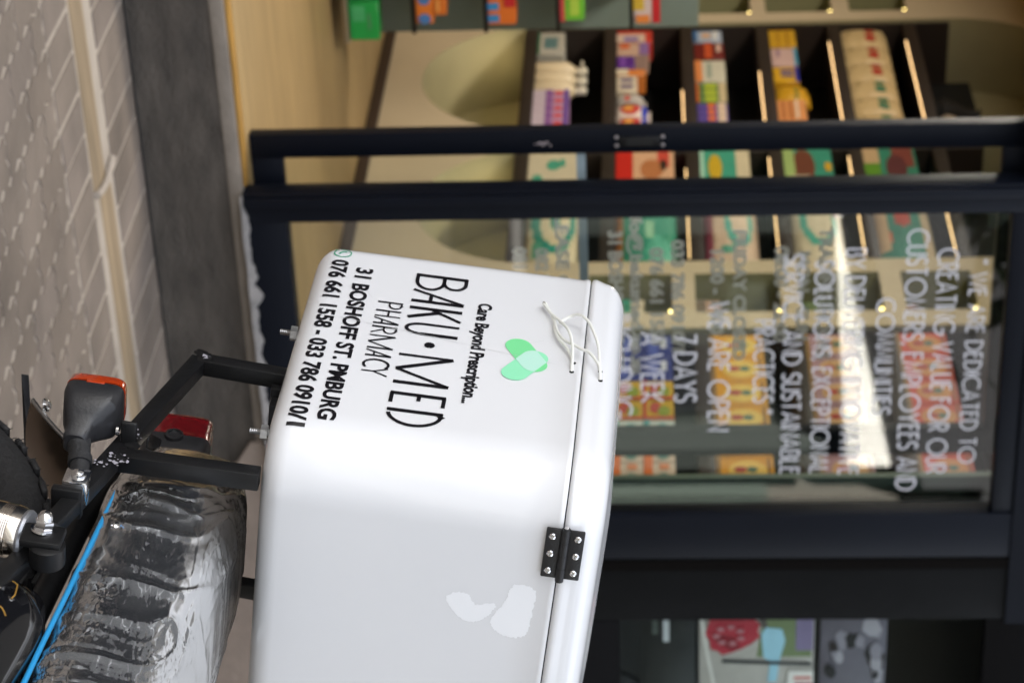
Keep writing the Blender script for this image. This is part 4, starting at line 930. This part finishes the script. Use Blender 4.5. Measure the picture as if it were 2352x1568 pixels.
for i in range(40):
    s = -.05+.76*i/39; sec = seat_sec(s); r = max(p[0] for p in sec)
    pp.append(B(s, r-.0005, -.168 - .05*max(s, -.1)))
mb = MB(); mb.tube(pp, .0034, 0, 10); mb.build('piping', mat('blue_piping', '#2f98d4', .3, coat=.4), seat)
# chrome bolt and blue tag on the seat side
mb = MB(); mb.lathe(B(.076, -.0925, -.152), BR, [(0, .006), (.004, .006), (.006, .003), (.0062, .0005)], 0, 12); mb.prism([B(.060, -.0935, -.158), B(.112, -.0935, -.156), B(.074, -.0935, -.142)], BR*.001, 1)
mb.build('seat_stud', [M_chrome, mat('blue_tag', '#2a7ab8', .5)], seat)

# turn signal
ind = MB()
IC = (-.055, -.029, -.211)
def isec(s, hr, ht, ex=.36, n=28, dr=0., dt=0.):
    out = []
    for i in range(n):
        a = 2*pi*i/n; x, y = cos(a), sin(a)
        out.append(B(IC[0]+s, IC[1]+dr+hr*math.copysign(abs(x)**ex, x), IC[2]+dt+ht*math.copysign(abs(y)**ex, y)))
    return out
ind.rings([isec(-.0215, .030, .034), isec(-.020, .0315, .0355), isec(-.008, .0315, .0355), isec(-.004, .0305, .0345), isec(.010, .0285, .032, .42), isec(.024, .021, .022, .5, dr=-.004, dt=-.004), isec(.032, .016, .016, .5, dr=-.007, dt=-.006), isec(.050, .0150, .0145, .5, dr=-.010, dt=-.008), isec(.053, .012, .012, .6, dr=-.010, dt=-.008)], 0, True)
inp = ind.build('indicator', M_bplast, bike, sharp=35)
mb = MB(); mb.rings([isec(-.046, .020, .024, .5), isec(-.043, .0265, .031, .42), isec(-.036, .0305, .0348), isec(-.0225, .0318, .0358)], 0, True)
mb.obox(B(IC[0]-.0205, IC[1]+.0125, IC[2]+.0), (BS, BR, BT), (.006, .040, .022), 0, .001)
mb.build('lens', mat('amber_lens', '#b53a10', .16, coat=.8, bump=.15, bscale=150), inp)
mb = MB(); mb.tube([B(IC[0]+.040, IC[1]-.012, IC[2]-.006), B(IC[0]+.070, IC[1]-.020, IC[2]+.003), B(IC[0]+.108, IC[1]-.030, IC[2]+.010)], [.0150, .0118, .0105], 0, 16)
mb.tube([B(IC[0]+.066, IC[1]-.019, IC[2]+.002), B(IC[0]+.076, IC[1]-.022, IC[2]+.004)], .0145, 0, 16)
mb.build('stalk', M_rubber, inp)
mb = MB(); q0 = B(IC[0]+.112, IC[1]-.028, IC[2]+.009)
mb.obox(q0, (BS, BR, BT), (.030, .034, .030), 0, .003); mb.lathe(q0+BS*.0+BT*.002+BR*.017, BR, [(0, .009), (.003, .009), (.004, .006), (.006, .006), (.0075, .003), (.008, .0003)], 0, 16)
mb.obox(B(IC[0]+.132, IC[1]-.036, IC[2]+.002), (BS, BR, BT), (.012, .040, .036), 1, .003)
mb.build('clamp', [M_chrome, M_black], inp)
mb = MB(); mb.obox(B(IC[0]+.012, IC[1]-.028, IC[2]+.048), (BS, BR, BT), (.006, .062, .020), 0, .006, 3)
for k in (-.046, -.012): mb.lathe(B(IC[0]+.012, IC[1]+k, IC[2]+.036), -BT, [(0, .006), (.003, .006), (.004, .003)], 1, 10)
mb.build('bracket', [M_black, M_chrome], inp)

# tail lamp
TC = (-.30, -.262, -.150)
def tsec(s, hr, ht, dt=0., ex=.3, n=24):
    out = []
    for i in range(n):
        a = 2*pi*i/n; x, y = cos(a), sin(a); out.append(B(s+.020, TC[1]-.004+hr*math.copysign(abs(x)**ex, x), TC[2]+dt+ht*math.copysign(abs(y)**ex, y)))
    return out
mb = MB(); mb.rings([tsec(-.330, .044, .045, -.002), tsec(-.328, .046, .047, -.002), tsec(-.312, .046, .046, -.002), tsec(-.288, .042, .041), tsec(-.276, .034, .034)], 0, True)
mb.lathe(B(-.302, TC[1]+.042, TC[2]-.004), BR, [(0, .013), (.004, .012), (.0045, .009), (.002, .008), (.0018, .0005)], 0, 18)
tl = mb.build('tail_lamp', M_bplast, bike, sharp=35)
mb = MB(); mb.rings([tsec(-.388, .034, .036, -.004), tsec(-.386, .037, .040, -.004)] + [tsec(-.384+.0545*k/8, .038+.007*k/8 - (.0012 if k in (2, 4, 6) else 0), .042+.005*k/8 - (.0012 if k in (2, 4, 6) else 0), -.004) for k in range(9)], 0, True)
mb.build('lens', mat('red_lens', '#6a0c11', .18, coat=.7, bump=.2, bscale=120), tl)
mb = MB(); mb.bar(B(-.27, TC[1], TC[2]-.05), B(-.12, TC[1], -.20), .05, .012, BT, 0); mb.bar(B(-.20, -.16, -.17), B(-.29, TC[1]+.03, TC[2]-.02), .02, .004, BT, 0); mb.build('lamp_bracket', M_black, tl)

# number plate holder behind the wheel: curved sheet with a raised black lip
mb = MB(); rs = []
for i in range(15):
    k = i/14; s = -.150-.147*k; t = -.205-.138*k-.010*sin(pi*k)
    rs.append([B(s, -.190-.12*j/10, t-.008*(1-abs(j/5-1)**2)) for j in range(11)])
n = 11; vs = [p for r in rs for p in r]; up_ = [p+BT*.003+BR*0 for p in vs]
F = [[i*n+j, i*n+j+1, (i+1)*n+j+1, (i+1)*n+j] for i in range(14) for j in range(n-1)]
mb.add(vs, F, 0, True); mb.add(up_, [f[::-1] for f in F], 0, True)
mb.tube([rs[i][0]+BT*.0015 for i in range(15)], .0032, 1, 8)
ph = mb.build('plate_holder', [mat('bronzed_steel', '#7d6a58', .25, .9, rvar=.08, bscale=20), M_steel], bike, fixn=False)
mb = MB(); mb.rings([[B(-.352+.004*k, -.189-.010*k-.02*k*j/8, -.3605+.0022*k-.010*abs(j/4-1)) for j in range(9)] for k in range(0, 15)], 0, True, True, False, False)
mb.build('flap_lip', M_bplast, ph, fixn=False)
mb = MB(); mb.lathe(B(-.283, -.186, -.322), (BT+BR*.4), [(0, .0095), (.002, .0095), (.004, .0065), (.007, .006), (.0085, .002)], 0, 16); mb.build('bolt', M_chrome, ph)

# wheels
def wheel(sc, tc, rad, wdt, tread):
    ax = BR; o = B(sc, -.24, tc); tb = MB(); prof = [(-.030, rad-.075), (-wdt*.46, rad-.055), (-wdt*.5, rad-.035), (-wdt*.44, rad-.016), (-wdt*.25, rad-.004), (0, rad), (wdt*.25, rad-.004), (wdt*.44, rad-.016), (wdt*.5, rad-.035), (wdt*.46, rad-.055), (.030, rad-.075)]
    u = BS; w = BT; n = 96
    tb.rings([[o + ax*h + (u*cos(2*pi*j/n) + w*sin(2*pi*j/n))*r for j in range(n)] for h, r in prof], 0, True, False, False)
    if tread:
        rn = random.Random(2)
        for j in range(44):
            for off in (-.032, -.011, .011, .032):
                a = 2*pi*(j+.5*(off > 0) + .25*(abs(off) > .02))/44; rr = rad-.002-.006*(abs(off)/.032)**2
                d = u*cos(a)+w*sin(a); tq = -u*sin(a)+w*cos(a); tb.obox(o+ax*off+d*(rr+.0025), (tq, ax, d), (.026, .016, .008), 0, .002, 1)
        for j in range(260):                                              # moulding hairs of the new tyre
            a = 2*pi*rn.random(); off = rn.uniform(-.046, .046); rr = rad-.004-.012*(abs(off)/.046)**2; d = u*cos(a)+w*sin(a)
            p = o+ax*off+d*rr; tb.tube([p, p+(d+ax*off*6).normalized()*.008+u*.001, p+(d+ax*off*6).normalized()*.014+u*.003], [.0007, .0006, .0004], 0, 4)
    whl = tb.build('wheel', M_rubber, bike, sharp=50)
    rb = MB(); rb.rings([[o + ax*h + (u*cos(2*pi*j/n) + w*sin(2*pi*j/n))*r for j in range(n)] for h, r in ((-.032, rad-.072), (-.026, rad-.082), (.0, rad-.090), (.026, rad-.082), (.032, rad-.072))], 0, True, False, False)
    rb.lathe(o-ax*.06, ax, [(0, .02), (.015, .055), (.1, .055), (.12, .02)], 0, 24)
    for k in range(6):
        d = u*cos(k*pi/3)+w*sin(k*pi/3); rb.bar(o+d*.05, o+d*(rad-.083), .022, .03, ax, 0)
    rb.build('rim', M_black, whl)
wheel(0, -.600, .345, .100, True)
wheel(1.30, -.600, .335, .075, False)

# shock absorber on the right
a0_, a1_ = B(.105, -.052, -.57), B(.166, -.052, -.233); dv = (a1_-a0_).normalized()
mb = MB(); L = (a1_-a0_).length
mb.lathe(a0_, dv, [(0, .012), (.02, .013), (L*.30, .013), (L*.31, .026), (L*.36, .028)], 0, 24)
mb.build('shock_absorber', M_black, bike)
sh = bpy.data.objects['shock_absorber']
mb = MB(); mb.lathe(a0_, dv, [(L*.36, .029), (L*.37, .031), (L-.055, .031), (L-.030, .0312)] + [(L-.030+.0012*k, .0312-.0005*(k % 2)) for k in range(1, 12)] + [(L-.0155, .0315), (L-.008, .030), (L-.004, .0285)], 0, 40)
mb.build('chrome_sleeve', mat('warm_chrome', '#d8cfc4', .16, 1., rvar=.06, bscale=30), sh)
mb = MB(); mb.lathe(a0_, dv, [(L-.0045, .0285), (L-.001, .029), (L+.002, .027), (L+.003, .020), (L+.0032, .001)], 0, 36); mb.lathe(a0_, dv, [(L+.001, .010), (L+.022, .009)], 0, 12)
mb.build('top_cap', mat('cast_aluminium', '#a9abb0', .38, .85, bump=.1, bscale=200), sh)
mb = MB(); e = a1_+dv*.030
mb.obox(B(.188, -.034, -.2100), (BS, BR, BT), (.036, .010, .046), 0, .003); mb.lathe(B(.196, -.062, -.203), BR, [(0, .020), (.024, .020), (.026, .016)], 0, 24); mb.build('mount', M_black, sh)
mb = MB(); nb = B(.180, -.029, -.2115); nd = (BR*.85 - BS*.25 + BT*.1).normalized()
mb.lathe(nb, nd, [(0, .0105), (.002, .0112), (.010, .0112), (.0112, .0100)], 0, 6, False); mb.lathe(nb, nd, [(.0105, .0090)]+[(.0125+.0095*sin(pi/2*k/9), max(.0090*cos(pi/2*k/9), .0003)) for k in range(10)], 0, 24); mb.lathe(nb, nd, [(-.002, .014), (.0005, .014)], 0, 24)
mb.build('dome_nut', M_chrome, sh, sharp=30)

# side cover with gold pinstripe
def sc_pt(u, v, off=0.):
    s = .372+.165*u; t = -.312+.118*v-.02*u; bul = .040*max(1-(abs(u)**3+abs(v)**3), 0)**.5
    return B(s, -.085+bul+off, t)
mb = MB(); rs = []
for k in range(13):
    f = sin(k/12*pi/2); rs.append([sc_pt(f*math.copysign(abs(cos(2*pi*j/48))**.55, cos(2*pi*j/48)), f*math.copysign(abs(sin(2*pi*j/48))**.55, sin(2*pi*j/48))) for j in range(48)])
mb.rings([[p-BR*.05 for p in rs[-1]]] + rs[::-1], 0, True, True, False)
cv = mb.build('side_cover', mat('gloss_black', (.006, .006, .007), .08, coat=1.0), bike)
ctree = BVHTree.FromPolygons([tuple(p) for p in mb.v], mb.f)
mb = MB()
for pth in ([(4, 1318), (11, 1323), (22, 1330), (34, 1337), (40, 1343), (38, 1352), (34, 1366), (26, 1374)], [(0, 1391), (5, 1396), (9, 1403), (13, 1413)], [(-30, 1330), (-12, 1316), (4, 1318)]):
    out = []
    for ix, iy in pth:
        d = ray(ix, iy).normalized(); h = ctree.ray_cast(EYE, d)
        if h[0] is not None: out.append(h[0]-d*.0006)
    if len(out) > 1: mb.tube(out, .0010, 0, 6)
mb.build('pinstripe', mat('gold_line', '#b58a3c', .4, .3), cv)

# frame, cables and the rest of the machine in front of the photo's edge
mb = MB()
for r in (-.17, -.31):
    mb.tube([B(-.16, r, -.205), B(-.02, r, -.215), B(.25, r, -.23), B(.55, r, -.26), B(.95, -.24, -.14)], .016, 0, 10)
    mb.tube([B(.25, r, -.24), B(.42, r, -.55), B(.75, r, -.70), B(.98, -.24, -.24)], .015, 0, 10)
    mb.tube([B(0, r-.0, -.600), B(.42, r, -.56)], .018, 0, 10)
mb.box((0, 0, 0), (0, 0, 0)); mb.v = mb.v[:-8]; mb.f = mb.f[:-6]; mb.m = mb.m[:-6]; mb.sm = mb.sm[:-6]
mb.tube([B(.40, -.36, -.62), B(.46, -.52, -.90)], .011, 0, 8)
mb.build('frame', M_black, bike)
mb = MB()
for pts in ([(.155, -.045, -.205), (.125, -.06, -.225), (.095, -.09, -.235), (.06, -.13, -.225)], [(.175, -.055, -.215), (.135, -.075, -.240), (.10, -.10, -.250), (.05, -.15, -.24)]):
    mb.tube([B(*p) for p in pts], .0055, 0, 8)
mb.build('cable', M_rubber, bike)
mb = MB(); rs = []
for s, hw, hh, tc in ((.60, .05, .04, -.13), (.64, .10, .07, -.11), (.74, .135, .105, -.08), (.86, .14, .12, -.07), (.95, .11, .10, -.08), (1.0, .05, .05, -.09)):
    rs.append([B(s, -.24+hw*cos(2*pi*j/24), tc+hh*sin(2*pi*j/24)) for j in range(24)])
mb.rings(rs, 0, True); mb.build('fuel_tank', MATS['gloss_black'], bike)
mb = MB(); mb.obox(B(.62, -.24, -.52), (BS, BR, BT), (.30, .22, .24), 0, .03, 3); mb.obox(B(.70, -.24, -.34), (BS, BR, BT), (.13, .14, .20), 0, .02, 3)
for k in range(6): mb.obox(B(.70, -.24, -.42+.03*k), (BS, BR, BT), (.17, .19, .006), 0, .002, 1)
mb.build('engine', MATS['cast_aluminium'], bike)
mb = MB()
for r in (-.17, -.31): mb.tube([B(1.30, r, -.60), B(1.02, r, .02)], .019, 0, 12)
mb.tube([B(.84, .10, .12), B(.93, .06, .13), B(1.0, -.10, .08), B(1.0, -.38, .08), B(.93, -.54, .13), B(.84, -.58, .12)], .011, 0, 10)
mb.build('front_fork', M_steel, bike)
mb = MB(); mb.lathe(B(1.03, -.24, -.06), BS, [(0, .06), (.04, .085), (.09, .09), (.10, .088), (.11, .06), (.112, .001)], 0, 28); mb.build('headlight', M_chrome, bike)

# ------------------------------------------------------------------ clear plastic film over the seat
def film_mat():
    m = bpy.data.materials.new('clear_film'); m.use_nodes = True; n = m.node_tree; n.nodes.clear(); Lk = n.links.new
    out = n.nodes.new('ShaderNodeOutputMaterial'); tc = n.nodes.new('ShaderNodeTexCoord')
    mp = n.nodes.new('ShaderNodeMapping'); mp.inputs['Scale'].default_value = (1.0, .5, 1.3); Lk(tc.outputs['Object'], mp.inputs[0])
    nw_ = n.nodes.new('ShaderNodeTexNoise'); nw_.inputs['Scale'].default_value = 13; nw_.inputs['Detail'].default_value = 4; Lk(mp.outputs[0], nw_.inputs['Vector'])
    ad = n.nodes.new('ShaderNodeVectorMath'); ad.operation = 'MULTIPLY_ADD'; ad.inputs[1].default_value = (.22, .22, .22); Lk(nw_.outputs['Color'], ad.inputs[0]); Lk(mp.outputs[0], ad.inputs[2])
    def voro(scale, feat='F1'):
        v = n.nodes.new('ShaderNodeTexVoronoi'); v.feature = feat; v.inputs['Scale'].default_value = scale; Lk(ad.outputs[0], v.inputs['Vector']); return v
    v1, v2, v3 = voro(26), voro(95), voro(15, 'DISTANCE_TO_EDGE')
    cr = n.nodes.new('ShaderNodeMapRange'); cr.inputs[1].default_value = 0; cr.inputs[2].default_value = .05; cr.inputs[3].default_value = 1; cr.inputs[4].default_value = 0; Lk(v3.outputs['Distance'], cr.inputs[0])
    ns = n.nodes.new('ShaderNodeTexNoise'); ns.inputs['Scale'].default_value = 9; ns.inputs['Detail'].default_value = 5; ns.inputs['Distortion'].default_value = 1.2; Lk(mp.outputs[0], ns.inputs['Vector'])
    sb = n.nodes.new('ShaderNodeMath'); sb.operation = 'SUBTRACT'; sb.inputs[1].default_value = .5; Lk(ns.outputs['Fac'], sb.inputs[0])
    ab = n.nodes.new('ShaderNodeMath'); ab.operation = 'ABSOLUTE'; Lk(sb.outputs[0], ab.inputs[0])
    cr2 = n.nodes.new('ShaderNodeMapRange'); cr2.inputs[1].default_value = 0; cr2.inputs[2].default_value = .012; cr2.inputs[3].default_value = 1; cr2.inputs[4].default_value = 0; Lk(ab.outputs[0], cr2.inputs[0])
    mxx = n.nodes.new('ShaderNodeMath'); mxx.operation = 'MAXIMUM'; Lk(cr.outputs[0], mxx.inputs[0]); Lk(cr2.outputs[0], mxx.inputs[1]); cr = mxx
    def tilt(v, k):
        a = n.nodes.new('ShaderNodeVectorMath'); a.operation = 'SUBTRACT'; a.inputs[1].default_value = (.5, .5, .5); Lk(v.outputs['Color'], a.inputs[0])
        b = n.nodes.new('ShaderNodeVectorMath'); b.operation = 'SCALE'; b.inputs['Scale'].default_value = k; Lk(a.outputs[0], b.inputs[0]); return b
    ge = n.nodes.new('ShaderNodeNewGeometry')
    def plus(a, b):
        x = n.nodes.new('ShaderNodeVectorMath'); x.operation = 'ADD'; Lk(a, x.inputs[0]); Lk(b, x.inputs[1]); return x
    v4 = voro(150); mn = n.nodes.new('ShaderNodeTexNoise'); mn.inputs['Scale'].default_value = 11; mn.inputs['Detail'].default_value = 2; Lk(mp.outputs[0], mn.inputs['Vector'])
    mr = n.nodes.new('ShaderNodeMapRange'); mr.inputs[1].default_value = .46; mr.inputs[2].default_value = .56; mr.inputs[3].default_value = .0; mr.inputs[4].default_value = .26; Lk(mn.outputs['Fac'], mr.inputs[0])
    t4 = tilt(v4, 1); Lk(mr.outputs[0], t4.inputs['Scale'])
    nn = plus(plus(plus(ge.outputs['Normal'], tilt(v1, .05).outputs[0]).outputs[0], tilt(v2, .05).outputs[0]).outputs[0], t4.outputs[0])
    bp = n.nodes.new('ShaderNodeVectorMath'); bp.operation = 'NORMALIZE'; Lk(nn.outputs[0], bp.inputs[0])
    fr = n.nodes.new('ShaderNodeFresnel'); fr.inputs['IOR'].default_value = 1.33; Lk(bp.outputs[0], fr.inputs['Normal'])
    gl = n.nodes.new('ShaderNodeBsdfGlossy'); gl.inputs['Roughness'].default_value = .24; Lk(bp.outputs[0], gl.inputs['Normal'])
    tr = n.nodes.new('ShaderNodeBsdfTransparent'); tr.inputs[0].default_value = (.96, .97, .97, 1)
    df = n.nodes.new('ShaderNodeBsdfDiffuse'); df.inputs[0].default_value = (.75, .77, .78, 1)
    mk = n.nodes.new('ShaderNodeMath'); mk.operation = 'MULTIPLY_ADD'; mk.inputs[1].default_value = .26; mk.inputs[2].default_value = .10; Lk(cr.outputs[0], mk.inputs[0])
    m1 = n.nodes.new('ShaderNodeMixShader'); Lk(mk.outputs[0], m1.inputs[0]); Lk(tr.outputs[0], m1.inputs[1]); Lk(df.outputs[0], m1.inputs[2])
    m2 = n.nodes.new('ShaderNodeMixShader'); Lk(fr.outputs[0], m2.inputs[0]); Lk(m1.outputs[0], m2.inputs[1]); Lk(gl.outputs[0], m2.inputs[2]); Lk(m2.outputs[0], out.inputs[0])
    return m
mb = MB(); rs = []; NS, NA = 260, 190
for i in range(NS+1):
    s = -.282 + .89*i/NS
    sec = seat_sec(max(s+.004, -.2794), .0085, 720)
    row = []
    for j in range(NA+1):
        a = (-.150 + .735*j/NA); r, t = sec[int((a % 1)*720) % 720]
        p = Vector((s*1.0, r, t)); 
        u = s; v = a*.75; n1 = noise.noise(Vector((u*7, v*7, 1.7))); th = 2.6*noise.noise(Vector((u*3.1, v*3.1, 6.1))); ca, sa = cos(th), sin(th); x2, y2 = u*ca-v*sa, u*sa+v*ca
        n2 = abs(noise.noise(Vector((x2*11, y2*9, 4.2)))); n3 = abs(noise.noise(Vector((x2*19-n1, y2*27+n1, 8.8)))); n4 = abs(noise.noise(Vector((u*60+n1*3, v*52, 2.2))))
        amp = .0030*max(1-n2*4.0, 0)**2 + .0012*max(1-n3*3.5, 0)**2 + .0003*max(1-n4*3, 0) + .0035*n1 + .001
        d = Vector((r+.232, t+.115)); d = d/max(d.length, 1e-4)
        k = max(amp, -.004)
        row.append(B(s + .004*n1, r + d.x*k, t + d.y*k - (.006*n1 if j in (0, NA) else 0)))
    rs.append(row)
mb.rings(rs, 0, True, False, False, False)
fo = mb.build('plastic_wrap', film_mat(), None, fixn=False, sharp=180)
tag(fo, 'crumpled clear plastic wrap over the black motorcycle seat with blue piping', 'plastic wrap')
